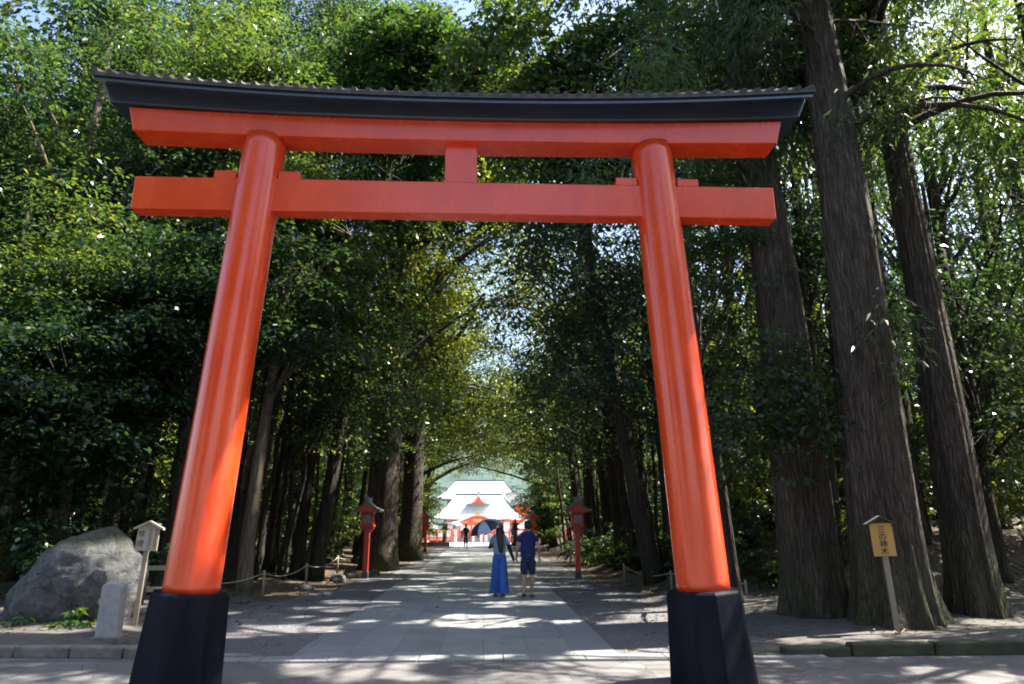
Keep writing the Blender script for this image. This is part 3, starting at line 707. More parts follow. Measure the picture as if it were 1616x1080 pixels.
    hb.add(vs, fs)
    if long_hair:
        hb.loft([(.0, -.045, 1.60, .098, .07), (.0, -.065, 1.50, .100, .06), (.005, -.095, 1.40, .098, .045), (.015, -.12, 1.28, .085, .036), (.02, -.125, 1.16, .074, .028), (.025, -.122, 1.06, .060, .018), (.028, -.12, 1.01, .045, .010)], 16)
        hb.tube([(.085, .0, 1.56), (.115, -.02, 1.42), (.125, -.03, 1.28), (.12, -.03, 1.18)], [.022, .026, .02, .006], 8)
    hb.build('hair', M['hair'], t, True, subsurf=1 if detail else 0)
    if detail:
        for s in (-1, 1):
            MB().loft([(s * .032, .098, 1.562, .004, .003), (s * .032, .10, 1.568, .011, .006), (s * .032, .098, 1.574, .004, .003)], 8).build('eye', M['ink'], t, True)
            off = stride * -s; lift = .05 if off < 0 else 0
            sb = MB(); sb.box((s * .095, off + .05, .012 + lift * .5), (.092, .25, .02), 0, -.16 if lift else 0)
            sb.tube([(s * .095 - .05, off + .08, .02 + lift * .4), (s * .098, off + .08, .062 + lift * .4), (s * .095 + .05, off + .08, .02 + lift * .4)], [.013] * 3, 6)
            sb.build('sandal', M['sandal'], t, True)
    return t

def umbrella(label, loc, tilt, rz, rad, m1, m2, n=8, shaft=.62, group=None):
    t = thing('umbrella', label, 'umbrella', loc, rz, group); t.rotation_euler = (tilt[0], tilt[1], rz)
    rows = 6; prof = [(rad * math.sin(a), shaft + rad * .62 * (math.cos(a) - 1) * 1.0) for a in [k / rows * R(82) for k in range(rows + 1)]]
    prof = [(r / prof[-1][0] * rad, z) for r, z in prof]
    for k in range(n):
        a0, a1 = 2 * math.pi * k / n, 2 * math.pi * (k + 1) / n; b = MB(); vs = []
        for (r, z) in prof:
            for q in range(5):
                s = q / 4; a = a0 + (a1 - a0) * s; dip = 1 - .06 * math.sin(math.pi * s) * (r / rad)
                vs.append((r * math.cos(a) * dip, r * math.sin(a) * dip, z - .0 * dip))
        m_ = len(vs); vs += [(x, y, z - .004) for x, y, z in vs]; fs = []
        for i in range(rows):
            for q in range(4):
                a = i * 5 + q; fs.append((a, a + 1, a + 6, a + 5)); fs.append((a + m_, a + m_ + 5, a + m_ + 6, a + m_ + 1))
        b.add(vs, fs); b.build('canopy_panel', m1 if k % 2 else m2, t, True)
    rb_ = MB()
    for k in range(n):
        a = 2 * math.pi * k / n
        rb_.tube([(r * math.cos(a) * .99, r * math.sin(a) * .99, z - .008) for r, z in prof], [.004] * len(prof), 4)
    rb_.build('ribs', M['steel'], t)
    MB().tube([(0, 0, -.04), (0, 0, shaft + .06)], [.007, .006], 8).build('shaft', M['steel'], t)
    MB().tube([(0, 0, -.10), (0, 0, .04)], [.014, .014], 8).build('handle', M['blackcloth'], t)
    return t

wom = person('woman in a blue top and long cobalt trousers walking under an umbrella', (.36, 17.1, .006), R(1), 1.66, M['bluegrey'], M['cobalt'], 'wide',
    [((-.235, .05, 1.15), (-.155, .22, 1.20)), ((.235, -.03, 1.12), (.33, .03, .89))], .10, True, gloves=M['blackcloth'], sleeve=.75, w_=.95)
man = person('man in a navy shirt and dark denim shorts walking beside the woman', (1.03, 16.95, .006), R(-2), 1.72, M['navy'], M['denim'], 'shorts',
    [((-.25, -.01, 1.11), (-.265, .13, .90)), ((.25, -.03, 1.11), (.275, .09, .89))], -.08, False, w_=1.12)
u1 = umbrella('open navy umbrella with lit panels coloured grey, held by the walking woman', (.17, 17.34, 1.19), (R(8), R(-16), 0), R(10), .42, M['umb_light'], M['umb_dark'], 8, .60)  # grey panels paint the light that shows through the navy cloth
u1.rotation_euler = (R(6), R(-22), R(12))
A0 = [((-.22, .02, 1.12), (-.17, .16, .98)), ((.22, .02, 1.12), (.17, .16, .98))]
A1 = [((-.22, -.02, 1.12), (-.24, .03, .88)), ((.22, -.02, 1.12), (.24, .03, .88))]
def dz(y): return -.0135 * max(0, y - 55) * 1.68 if y > 55 else .01
person('dark clothed person standing alone in the middle of the far path', (-1.36, 51.5, .01), R(170), 1.66, M['blackcloth'], M['blackcloth'], 'trousers', A0, .03, detail=False)
# ------------------------------------------------------------------ shrine precinct beyond the path (the ground falls gently away)
def pz(y): return 0.004 - 1.70 * sm(50, 175, y) * 1.35 if y > 55 else .004
for o_ in [o for o in bpy.data.objects if o.name in ('plaza', 'ground')]: bpy.data.objects.remove(o_)
grid('ground', -700, 700, 40, -60, 900, 240, lambda x, y: min(-.008, pz(y) - .02) if y > 54 else -.008, M['litter'])
grid('plaza', -30, 34, 16, 55, 152, 50, lambda x, y: pz(y), M['plaza'])
PP = [('person in pale clothes under a distant umbrella left of the dark clothed person', -2.75, 66, M['palecloth'], M['palecloth'], 1.6),
      ('left one of two people in white in front of the shrine porch', -1.75, 108, M['palecloth'], M['palecloth'], 1.62),
      ('right one of two people in white in front of the shrine porch', -.55, 108, M['palecloth'], M['palecloth'], 1.56),
      ('small distant person in dark blue between the woman and the man', 2.95, 75, M['navy'], M['denim'], 1.65),
      ('small distant person in a dark top just left of the umbrella', .15, 96, M['denim'], M['palecloth'], 1.65)]
for lab, x, y, a, b_, h in PP:
    person(lab, (x, y, pz(y)), R(180 if x < -1 else 10), h, a, b_, 'trousers', A1, .06, detail=False)
umbrella('distant pale blue umbrella above the pale clothed person', (-2.70, 65.9, pz(66) + 1.25), (0, 0, 0), 0, .62, M['umb_light'], M['umb_light'], 8, .75)

def roof_hip(name, x0, x1, y0, y1, z0, z1, rx0, rx1, mat, parent, thick=.22, curve=.35):
    """hipped-gable roof: eaves at z0, ridge from rx0 to rx1 at z1, slopes with a concave sweep"""
    ym = (y0 + y1) / 2; n = 10; b = MB()
    for sgn, ye in ((-1, y0), (1, y1)):
        vs = []; fs = []; m_ = 16
        for i in range(n + 1):
            s = i / n; z = z0 + (z1 - z0) * (s * (1 - curve) + curve * s * s)
            for k in range(m_ + 1):
                q = k / m_; xa = x0 + (rx0 - x0) * s; xb = x1 + (rx1 - x1) * s
                up = .25 * abs(2 * q - 1) ** 3 * (1 - s)
                vs.append((xa + (xb - xa) * q, ye + (ym - ye) * s, z + up))
        for i in range(n):
            for k in range(m_): fs.append((i * (m_ + 1) + k, i * (m_ + 1) + k + 1, (i + 1) * (m_ + 1) + k + 1, (i + 1) * (m_ + 1) + k))
        t0 = len(vs); vs += [(x, y, z - thick) for x, y, z in vs[:m_ + 1]]
        for k in range(m_): fs.append((k, t0 + k, t0 + k + 1, k + 1))
        fs.append(tuple(t0 + k for k in range(m_ + 1)) + (len(vs), len(vs) + 1)); vs += [(x1, ym, z0 - thick), (x0, ym, z0 - thick)]
        b.add(vs, fs)
    for xe, xr in ((x0, rx0), (x1, rx1)):
        b.add([(xe, y0, z0), (xe, y1, z0), (xr, ym, z1)], [(0, 1, 2)])
    return b.build(name, mat, parent)

def shrine(name, label, x0, x1, y0, y1, zg, zw, z0, z1, over, ridge_in, ncol, roofm, wallm, ridge=True):
    t = thing(name, label, 'shrine building', ((x0 + x1) / 2, y0, zg)); cx = (x0 + x1) / 2
    X0, X1 = x0 - cx, x1 - cx; D = y1 - y0
    MB().box((0, D / 2, (zw - zg) / 2), (x1 - x0, D, zw - zg)).build('wall', wallm, t)
    for k in range(ncol):
        x = X0 + (X1 - X0) * k / (ncol - 1); MB().tube([(x, -.12, 0), (x, -.12, zw - zg)], [.16, .16], 10).build('column', M['shrine_red'], t, True)
    bm_ = MB(); bm_.box((0, -.14, zw - zg - .25), (X1 - X0 + .3, .22, .3)); bm_.box((0, -.14, (zw - zg) * .45), (X1 - X0 + .2, .18, .18)); bm_.build('beam', M['shrine_red'], t)
    rf = roof_hip('roof', X0 - over, X1 + over, -over, D + over, z0 - zg, z1 - zg, X0 + ridge_in, X1 - ridge_in, roofm, t)
    if ridge: MB().box((0, D / 2, z1 - zg + .12), (X1 - X0 - 2 * ridge_in + .5, .4, .34)).build('ridge', M['ridge'], rf, bevel=.05)
    return t
Z0 = pz(130)
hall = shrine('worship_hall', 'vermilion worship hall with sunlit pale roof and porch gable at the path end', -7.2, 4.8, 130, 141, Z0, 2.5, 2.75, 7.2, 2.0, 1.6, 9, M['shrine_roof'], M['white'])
hx = -1.2
# triangular dormer gable on the roof and the undulating porch gable below it
dg_ = MB(); dg_.prism([(-2.35, 0), (2.35, 0), (.9, .75), (0, 2.0), (-.9, .75)], 0, 3.4); o = dg_.build('dormer_roof', M['shrine_roof'], hall); o.location = (-.05, .2, 5.25 - Z0)
p = MB(); p.prism([(-1.3, .12), (1.3, .12), (.62, .62), (0, 1.55), (-.62, .62)], -.06, .05); q = p.build('dormer_face', M['shrine_red'], hall); q.location = (-.05, .2, 5.25 - Z0)
p = MB(); p.box((0, -.1, -.05), (5.0, .3, .16)); p.box((0, -.05, 2.1), (.5, .4, .4)); q = p.build('dormer_eave', M['ridge'], hall); q.location = (-.05, .2, 5.25 - Z0)
def kara(s): return 3.05 - .95 * sm(.0, 1., abs(s)) * 1.0 + .16 * math.cos(s * math.pi)
pr = [(4.3 * s, kara(s)) for s in [k / 14 - 1 for k in range(29)]]
b = MB(); b.prism(pr + [(x, z + .28) for x, z in pr[::-1]], -5.2, 0); o = b.build('porch_roof', M['shrine_roof'], hall); o.location = (-.1, 0, -Z0)
b = MB(); b.prism([(-3.6, 1.9)] + [(x * .9, z - .03) for x, z in pr[2:-2]] + [(3.6, 1.9)], -4.9, -4.7); o = b.build('porch_gable', M['shrine_red'], hall); o.location = (-.1, 0, -Z0)
b = MB(); b.box((0, -4.95, 2.35), (1.6, .1, .55)); b.box((-2.2, -4.95, 2.1), (1.0, .1, .22)); b.box((2.2, -4.95, 2.1), (1.0, .1, .22)); b.box((0, -5.15, 3.55), (.9, .25, .5)); o = b.build('carving', M['gold'], hall); o.location = (-.1, 0, -Z0)
b = MB(); b.box((0, -4.8, 1.72), (7.0, .3, .34)); o = b.build('porch_beam', M['shrine_red'], hall); o.location = (-.1, 0, -Z0)
for x in (-3.2, -1.1, 1.1, 3.2):
    o = MB().box((0, 0, 0), (.3, .3, 1.6 - Z0)).build('porch_column', M['shrine_red'], hall); o.location = (x - .1, -4.8, (1.6 - Z0) / 2)
o = MB().box((0, 0, 0), (6.2, .04, 1.1)).build('curtain', M['white'], hall); o.location = (-.1, -4.2, 1.2 - Z0)
b = MB()
for k in range(4): b.box((0, -5.6 + k * .5, .12 + .24 * k), (7.0, .52, .24))
o = b.build('steps', M['stone'], hall); o.location = (-.1, 0, 0)
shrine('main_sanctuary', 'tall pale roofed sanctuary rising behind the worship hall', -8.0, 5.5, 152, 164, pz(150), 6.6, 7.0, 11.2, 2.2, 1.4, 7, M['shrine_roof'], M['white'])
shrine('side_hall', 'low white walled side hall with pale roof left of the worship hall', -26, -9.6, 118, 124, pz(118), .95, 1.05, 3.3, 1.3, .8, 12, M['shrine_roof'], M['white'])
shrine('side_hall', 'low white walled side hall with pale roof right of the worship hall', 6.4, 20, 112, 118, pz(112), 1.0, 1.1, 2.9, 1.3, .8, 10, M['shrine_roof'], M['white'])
shrine('shrine_office', 'red walled two storey building with grey roof right of the worship hall', 2.9, 9.0, 143.5, 149, pz(150), 5.3, 5.5, 8.2, .9, 1.4, 5, M['ridge'], M['shrine_red'], False)
def red_fence(label, x0, x1, y):
    t = thing('red_fence', label, 'fence', (x0, y, pz(y))); L = x1 - x0; n = int(L / .9)
    for k in range(n + 1): MB().box((L * k / n, 0, .85), (.2, .2, 1.7)).build('post', M['shrine_red'], t)
    b = MB(); b.box((L / 2, 0, 1.62), (L, .14, .16)); b.box((L / 2, 0, .55), (L, .1, .14)); b.box((L / 2, 0, .25), (L, .1, .14)); b.build('rail', M['shrine_red'], t)
    MB().box((L / 2, .12, .85), (L, .05, 1.3)).build('panel', M['white'], t)
    return t
red_fence('red post fence with white panels left of the shrine porch', -24, -4.3, 92)
red_fence('red post fence with white panels right of the shrine porch', 3.2, 18, 92)
b = MB(); rng = random.Random(9); x = -7.5
while x < -3.2:
    L = rng.uniform(.6, 1.1); b.box((x + L / 2, 55.6, .16), (L - .02, .4, .36)); x += L
tag(b.build('stone_wall', M['concrete'], bevel=.02), 'low sunlit stone edging wall left of the path end', 'stone wall')
# ------------------------------------------------------------------ trees
NP = np.random.default_rng
SA = sv.cross(Vector((0, 0, 1))).normalized(); SB = sv.cross(SA)
def sun_gap_np(p):
    """gaps between the boughs through which shafts of sun reach the ground"""
    u = p @ np.array(SA); v = p @ np.array(SB)
    return np.sin(1.9 * u + .9 * np.sin(1.3 * v)) + np.sin(2.3 * v + 1.3 * np.sin(.9 * u) + 2) + .6 * np.sin(4.1 * u - 3.7 * v + 1) + .4 * np.sin(7.3 * v + 5.9 * u)

def leaves_mesh(name, C, rad, per, size, seed, mat, aspect=.46, droop=.34, flat=.18, pitch=-.36, nj=.6, fold=.10, org=None, cut=.8):
    """C: (N,3) spray centres; every spray is a flattish disc of leaves pointing outward and a little down"""
    rng = NP(seed); N = len(C); C = np.asarray(C, float); rad = np.broadcast_to(np.asarray(rad, float), (N,))
    idx = np.repeat(np.arange(N), per); n = len(idx)
    th = rng.uniform(0, 2 * np.pi, n); rho = np.sqrt(rng.uniform(0, 1, n)) * (1 + .18 * rng.normal(size=n))
    tx = rng.normal(0, .22, (N, 2))                                     # tilt of each spray
    r = rad[idx]
    dx, dy = np.cos(th) * rho * r, np.sin(th) * rho * r
    dzv = rng.normal(0, 1, n) * flat * r * .55 - droop * rho ** 2 * r + dx * tx[idx, 0] + dy * tx[idx, 1]
    p = C[idx] + np.stack([dx, dy, dzv], 1)
    if org is not None:
        k_ = sun_gap_np(p + np.asarray(org)) < cut; p = p[k_]; th = th[k_]; idx = idx[k_]; n = len(p)  # leaves dropped in the sun-aligned gaps to make dapples
    a = th + rng.normal(0, .9, n); pt = pitch + rng.normal(0, .35, n)
    d = np.stack([np.cos(a) * np.cos(pt), np.sin(a) * np.cos(pt), np.sin(pt)], 1)
    up = np.stack([rng.normal(0, nj, n), rng.normal(0, nj, n), np.ones(n)], 1)
    s = np.cross(d, up); s /= np.linalg.norm(s, axis=1, keepdims=True) + 1e-9; nn = np.cross(s, d)
    L = size * rng.uniform(.7, 1.3, n)[:, None]; W = L * aspect
    v = np.empty((n, 4, 3)); v[:, 0] = p; v[:, 1] = p + d * L * .48 + s * W * .5 + nn * L * fold; v[:, 2] = p + d * L - nn * L * fold * .6; v[:, 3] = p + d * L * .48 - s * W * .5 + nn * L * fold
    me = bpy.data.meshes.new(name); me.vertices.add(n * 4); me.vertices.foreach_set('co', v.astype(np.float32).ravel())
    me.loops.add(n * 4); me.loops.foreach_set('vertex_index', np.arange(n * 4, dtype=np.int32))
    me.polygons.add(n); me.polygons.foreach_set('loop_start', np.arange(n, dtype=np.int32) * 4)
    me.update(calc_edges=True)
    at = me.attributes.new('tint', 'FLOAT', 'FACE')
    ct = rng.normal(.40, .13, N)[idx] + rng.normal(0, .13, n); ct[rng.uniform(size=n) < .02] = .95
    at.data.foreach_set('value', np.clip(ct, 0, 1).astype(np.float32))
    me.materials.append(mat); me.validate(); return me

def link(me, name, parent=None):
    o = bpy.data.objects.new(name, me); COL.objects.link(o); o.parent = parent; return o

def bend(p0, p1, rng, k=4, sag=.15, up=0):
    p0, p1 = Vector(p0), Vector(p1); L = (p1 - p0).length; out = []
    w1 = Vector((rng.uniform(-1, 1), rng.uniform(-1, 1), rng.uniform(-.6, .6))) * L * sag
    for i in range(k + 1):
        t = i / k; out.append(p0.lerp(p1, t) + w1 * 4 * t * (1 - t) * .5 + Vector((0, 0, up * L * math.sin(math.pi * t))))
    return out

def keep(c):
    """room left free: the tunnel of the path, the gate, and the open forecourt"""
    x, y, z = c
    if z < .5: return False
    if y < 10.6 and x < 9.5 and (z < 11.5 or y < 6 or x < 3): return False
    if y < 10.6 and z < 4: return False
    dx = x - PC
    if y < 62 and (dx / (3.3 - .9 * sm(32, 46, y))) ** 2 + (z / (5.7 - .7 * sm(32, 48, y))) ** 2 < 1: return False
    if abs(dx) < 6.2 and y < 11.2 and z < 10: return False
    return True

def rand_crown(rng, c, r, n, shell=.55, lobes=5):
    """spray centres spread through a crown of a few overlapping, uneven lobes"""
    c = np.array(c, float); r = np.array(r, float); L = []
    for k in range(lobes):
        v = rng.normal(size=3); v /= np.linalg.norm(v); L.append((c + v * r * rng.uniform(.25, .62), r * rng.uniform(.42, .66)))
    out = []
    while len(out) < n:
        lc, lr = L[rng.integers(lobes)]; v = rng.normal(size=3); v /= np.linalg.norm(v)
        q = lc + v * lr * (rng.uniform(shell, 1) if rng.uniform() < .75 else rng.uniform(.1, .7)); out.append(q)
    return np.array(out)

def trunk_pts(x, y, z0, h, lean, rng, wob=.12, n=9):
    pts = []; ox = oy = 0
    for i in range(n + 1):
        t = i / n
        pts.append((x + lean[0] * t + ox, y + lean[1] * t + oy, z0 + h * t)); ox += rng.uniform(-wob, wob) * .5; oy += rng.uniform(-wob, wob) * .5
    return pts

def tree(name, label, cat, x, y, r, h, crown, leaf, bark, seed, lean=(0, 0), n=260, per=100, size=.17, rad=.95, group=None, limbs=14, twigs=60, extra=None, free=False, droop=.35, wob=.12, lobes=5, flare=1.35, cut=.75):
    """crown: ((cx,cy,cz),(rx,ry,rz)) in world space"""
    rng = NP(seed); pr_ = random.Random(seed); z0 = gz(x, y) - .08
    t = thing(name, label, cat, (x, y, z0 + .08), 0, group)
    C = rand_crown(rng, crown[0], crown[1], n, lobes=lobes)
    if droop < .6: C[:, 2] = np.round((C[:, 2] + seed % 7 * .2) / 1.05) * 1.05 - seed % 7 * .2 + rng.normal(0, .13, len(C)) - .06 * np.hypot(C[:, 0] - crown[0][0], C[:, 1] - crown[0][1])
    if extra is not None: C = np.concatenate([C, np.array(extra, float)])
    C = np.array([c for c in C if keep(c)])
    tp = trunk_pts(0, 0, -.08, h, lean, pr_, wob); b = MB()
    nt_ = len(tp); rr = [r * (1 - .72 * (k / (nt_ - 1)) ** 1.1) for k in range(nt_)]; rr[0] *= flare
    tp2 = [tp[0], tuple(Vector(tp[0]).lerp(Vector(tp[1]), .35))] + tp[1:]; rr2 = [rr[0], rr[0] / flare * 1.04] + rr[1:]
    b.tube(tp2, rr2, 14 if r > .12 else 8, .05, pr_)
    if len(C):
        Cl = C - np.array([x, y, z0 + .08])
        order = rng.permutation(len(Cl))
        nodes = []
        for k in order[:limbs]:
            tgt = Vector(Cl[k]); q = min(.97, max(.3, (tgt.z * .72) / h)); i = int(q * (nt_ - 1)); base = Vector(tp[i]).lerp(Vector(tp[min(i + 1, nt_ - 1)]), q * (nt_ - 1) - i)
            P_ = bend(base, tgt, pr_, 5, .16, .05); r0 = max(.018, rr[i] * .42); b.tube(P_, [r0 * (1 - .8 * s / 5) for s in range(6)], 6, 0, None, False); nodes += P_[2:]
        if nodes:
            A = np.array([list(p) for p in nodes])
            for k in order[limbs:limbs + twigs]:
                dd = np.linalg.norm(A - Cl[k], axis=1); j = int(dd.argmin())
                if dd[j] < 3.2: b.tube(bend(nodes[j], Cl[k], pr_, 3, .15), [.022, .017, .012, .006], 4, 0, None, False)
    b.build('trunk', bark, t, True)
    if len(C): link(leaves_mesh('crown', Cl, rad, int(per * .62) if x > 3 else per, size, seed + 7, leaf, droop=droop, nj=.95 if x > 3 else .6, pitch=-.55 if x > 3 else -.36, org=(x, y, z0 + .08), cut=(cut - .4 if x > 3 else cut)), 'crown', t)
    return t

# --- three big cedars in the right bed, with fluted buttressed trunks
def cedar(label, x, y, top, prof, seed, flare, h=25, crown_z=8.5, nb_=58, blen=3.7, tufts_and_shade=(), az=None):
    rng = NP(seed); pr_ = random.Random(seed); t = thing('cedar_tree', label, 'tree', (x, y, gz(x, y) + .08))
    zs = [-.2, 0, .12, .3, .55, .9, 1.4] + [2 + 1.0 * k for k in range(int(h - 2))]; seg = 72; vs = []; fs = []
    ph = [rng.uniform(0, 6.28) for _ in range(4)]
    def rad_at(z): return float(np.interp(z, [p[0] for p in prof], [p[1] for p in prof]))
    ax = lambda z: (top * z / 12.0 + .04 * math.sin(z * .5 + seed), .03 * math.sin(z * .4 + 2 * seed))
    for z in zs:
        a = ax(max(z, 0)); r = rad_at(z); e = math.exp(-max(z, 0) / .55)
        for k in range(seg):
            th = 2 * math.pi * k / seg
            lob = .55 + .45 * math.cos(5 * th + ph[0]) * math.cos(2 * th + ph[1]) + .25 * math.cos(9 * th + ph[2])
            rr = r * (1 + flare * e * max(.1, lob) + .045 * math.cos(7 * th + ph[3] + z * .15) + .03 * math.cos(13 * th + z * .3) + .05 * e * math.cos(17 * th + ph[1] + 2 * z) + rng.uniform(-.012, .012))
            vs.append((a[0] + rr * math.cos(th), a[1] + rr * math.sin(th), z))
    for i in range(len(zs) - 1):
        for k in range(seg): fs.append((i * seg + k, i * seg + (k + 1) % seg, (i + 1) * seg + (k + 1) % seg, (i + 1) * seg + k))
    b = MB().add(vs, fs); C = []; R_ = []
    for k in range(nb_):
        z = crown_z + (h - crown_z) * (k / nb_) ** .9; an = pr_.uniform(0, 6.28); L = blen * (1 - .55 * (z - crown_z) / (h - crown_z)) * pr_.uniform(.6, 1.15)
        a = ax(z); P_ = []
        for i in range(7):
            s = i / 6; P_.append(Vector((a[0] + math.cos(an + .35 * s * pr_.uniform(.6, 1)) * L * s, a[1] + math.sin(an + .3 * s) * L * s, z + .35 * math.sin(s * 3) - .55 * s * s * L * .3)))
        b.tube(P_, [.085 * (1 - .82 * i / 6) for i in range(7)], 6, .1, pr_, False)
        for i in range(2, 7):
            for q in range(3):
                o = Vector((pr_.uniform(-.6, .6), pr_.uniform(-.6, .6), pr_.uniform(-.75, .15))); C.append(P_[i] + o)
                if q == 0: b.tube(bend(P_[i], P_[i] + o, pr_, 2, .1), [.02, .013, .006], 4, 0, None, False)
    for (tx_, ty_, tz_) in tufts_and_shade: C.append(Vector((tx_, ty_, tz_)))
    b.build('trunk', M['cedar_bark'], t, True)
    Cw = [(c.x + x, c.y + y, c.z) for c in C]; Cl = np.array([list(c) for c, w in zip(C, Cw) if keep(w)])
    link(leaves_mesh('crown', Cl, .55, 90, .22, seed, M['needle'], aspect=.17, droop=.9, flat=.7, pitch=-.75, nj=.8, org=(x, y, gz(x, y) + .08), cut=.45), 'crown', t)
    return t
cedar('cedar with the broadest dark trunk base directly behind the right gate pillar', 6.0, 12.85, -.36, [(0, .53), (3, .49), (7, .40), (12, .31), (25, .05)], 11, .34)
cedar('biggest cedar with thick grey trunk behind the yellow name board', 6.72, 11.55, -.05, [(0, .57), (2.5, .52), (5.5, .46), (8, .40), (12, .31), (26, .05)], 23, .5, 26, 9.0, 60,
      tufts_and_shade=[(.12, -.58, 5.1), (.25, -.6, 5.25), (.35, -.35, 3.9), (.45, -.3, 4.3), (.42, -.4, 3.5), (.1, -.62, 4.95)] + [(.2 + q[0] * 1.9, -1.45 + q[1] * .9, 14.0 + q[2] * 2.3) for q in NP(70).uniform(-1, 1, (70, 3))])  # last cluster is unseen, added high up to shade the left gate pillar
cedar('slimmer cedar at the right edge, rightmost of the three big cedars', 8.62, 12.45, -.05, [(0, .40), (3, .345), (6, .29), (9, .25), (12, .17), (23, .04)], 37, .5, 23, 9.2, 58, 3.4)

# --- broadleaf trees; unique crowns shaped to leave the path tunnel free
T = lambda *a, **k: tree('broadleaf_tree', *a, **k)
BL, BB, BD, LL = M['leaf'], M['leaf_blue'], M['bark'], M['leaf_light']
# left of the gate
GL = 'evergreen trees behind the boulder on the left'
LW = 'dark evergreen tree in the dense wall behind the boulder, left of the gate'
for k, (x, y, cz, rx, rz_, h, sd, lab) in enumerate((
    (-9.4, 15.8, 4.6, 3.4, 2.6, 6.5, 101, 'low dense evergreen with drooping leafy branches straight behind the boulder'),
    (-12.2, 16.8, 6.6, 3.6, 4.4, 9.5, 102, LW), (-7.6, 17.2, 7.4, 3.3, 3.4, 9.5, 103, LW), (-10.4, 19.8, 9.4, 4.0, 4.8, 12.5, 104, LW),
    (-14.6, 20.5, 8.4, 4.2, 6.0, 13, 105, LW), (-7.9, 22.2, 10.0, 3.6, 4.8, 13, 106, LW), (-12.9, 14.4, 5.0, 2.6, 3.2, 7, 107, LW), (-16.5, 18.5, 11, 3.8, 6, 15, 108, LW))):
    T(lab, 'tree', x, y, .16 + .02 * (k % 4), h, ((x + .5, y - .3, cz), (rx, rx * .85, rz_)), BB if k % 2 == 0 else BL, BD, sd, lean=(.5, -.3), n=(300 if k in (0, 6) else 210), per=100, size=.155, rad=.9, cut=1.7, group=GL if lab is LW else None, limbs=16, twigs=70)
T('tree with a dark trunk leaning right, behind the pale notice board', 'tree', -6.9, 19.6, .24, 9.5, ((-5.6, 19.6, 10.5), (3.0, 2.6, 2.8)), BL, BD, 120, lean=(1.6, 0), n=190, per=100, size=.14, rad=.85)
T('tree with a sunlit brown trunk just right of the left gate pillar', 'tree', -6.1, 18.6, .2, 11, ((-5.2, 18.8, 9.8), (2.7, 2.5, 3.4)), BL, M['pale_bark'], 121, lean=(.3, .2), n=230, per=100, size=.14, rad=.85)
T('twin of the leaning dark trunk, further left in the shade', 'tree', -8.4, 20.4, .2, 10, ((-8.2, 20.4, 10), (2.3, 2.3, 2.3)), BL, BD, 122, lean=(.7, 0), n=110, per=100, size=.14)
# tall canopy on the left with pale sunlit trunks, seen above the gate beam
LT = 'tall tree with pale sunlit trunk in the upper left canopy'
for k, (x, y, r, h, cz, ln) in enumerate(((-17.0, 24.5, .42, 23, 18.5, (1.2, 0)), (-11.8, 22.6, .36, 20, 16.5, (.8, .3)), (-9.2, 27.5, .34, 22, 18, (.3, 0)), (-14, 29, .36, 25, 20, (.4, .2)), (-20.5, 29, .36, 24, 18, (.4, .2)), (-12.4, 18.8, .26, 17, 14.6, (.5, 0)), (-15.5, 26, .3, 24, 22, (.5, 0)), (-9.5, 33, .3, 26, 25, (.3, 0)))):
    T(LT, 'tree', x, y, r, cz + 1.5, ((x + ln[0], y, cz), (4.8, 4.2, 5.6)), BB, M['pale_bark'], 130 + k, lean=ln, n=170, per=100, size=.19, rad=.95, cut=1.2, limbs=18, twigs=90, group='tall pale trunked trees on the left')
LD = 'tall dark trunked evergreen rising over the left half of the gate beam'
for k, (x, y, cz, rx) in enumerate(((-7.4, 19.8, 15.4, 3.2), (-5.9, 22.8, 17.6, 3.6), (-6.4, 29, 23.5, 4.4), (-5.2, 35, 28, 4.6), (-10.5, 38, 30, 5), (-9.0, 33, 30, 4.6), (-12.5, 30, 27, 4.6), (-5.3, 37, 31, 4.6))):
    T(LD, 'tree', x, y, .2, cz + 1, ((x + .8, y, cz), (rx, rx, 3.6)), (BL, BB)[k % 2], BD, 150 + k, lean=(.6, 0), n=190, per=90, size=.17, rad=.95, limbs=18, twigs=90, group='tall dark trunked trees left of the gate')
# the two thick trunks beside the left lantern
T('thick dark trunk right behind the left lantern, the nearer of the two', 'tree', -3.95, 27.0, .66, 21, ((-3.0, 26.0, 14), (5.2, 4.6, 6.6)), LL, M['cedar_bark'], 141, lean=(.3, 0), n=210, per=90, size=.17, rad=.95, limbs=22, twigs=110, wob=.1, flare=1.25)  # lighter leaf colour paints the backlight in this crown
T('thick dark trunk behind the first one, the farther of the two', 'tree', -3.55, 34.0, .55, 21, ((-2.6, 33.5, 13), (5.2, 4.6, 6.4)), LL, M['cedar_bark'], 142, lean=(.2, 0), n=190, per=85, size=.18, rad=1.0, limbs=20, twigs=90, wob=.1, flare=1.25)  # backlit look of this crown is put into the leaf colour
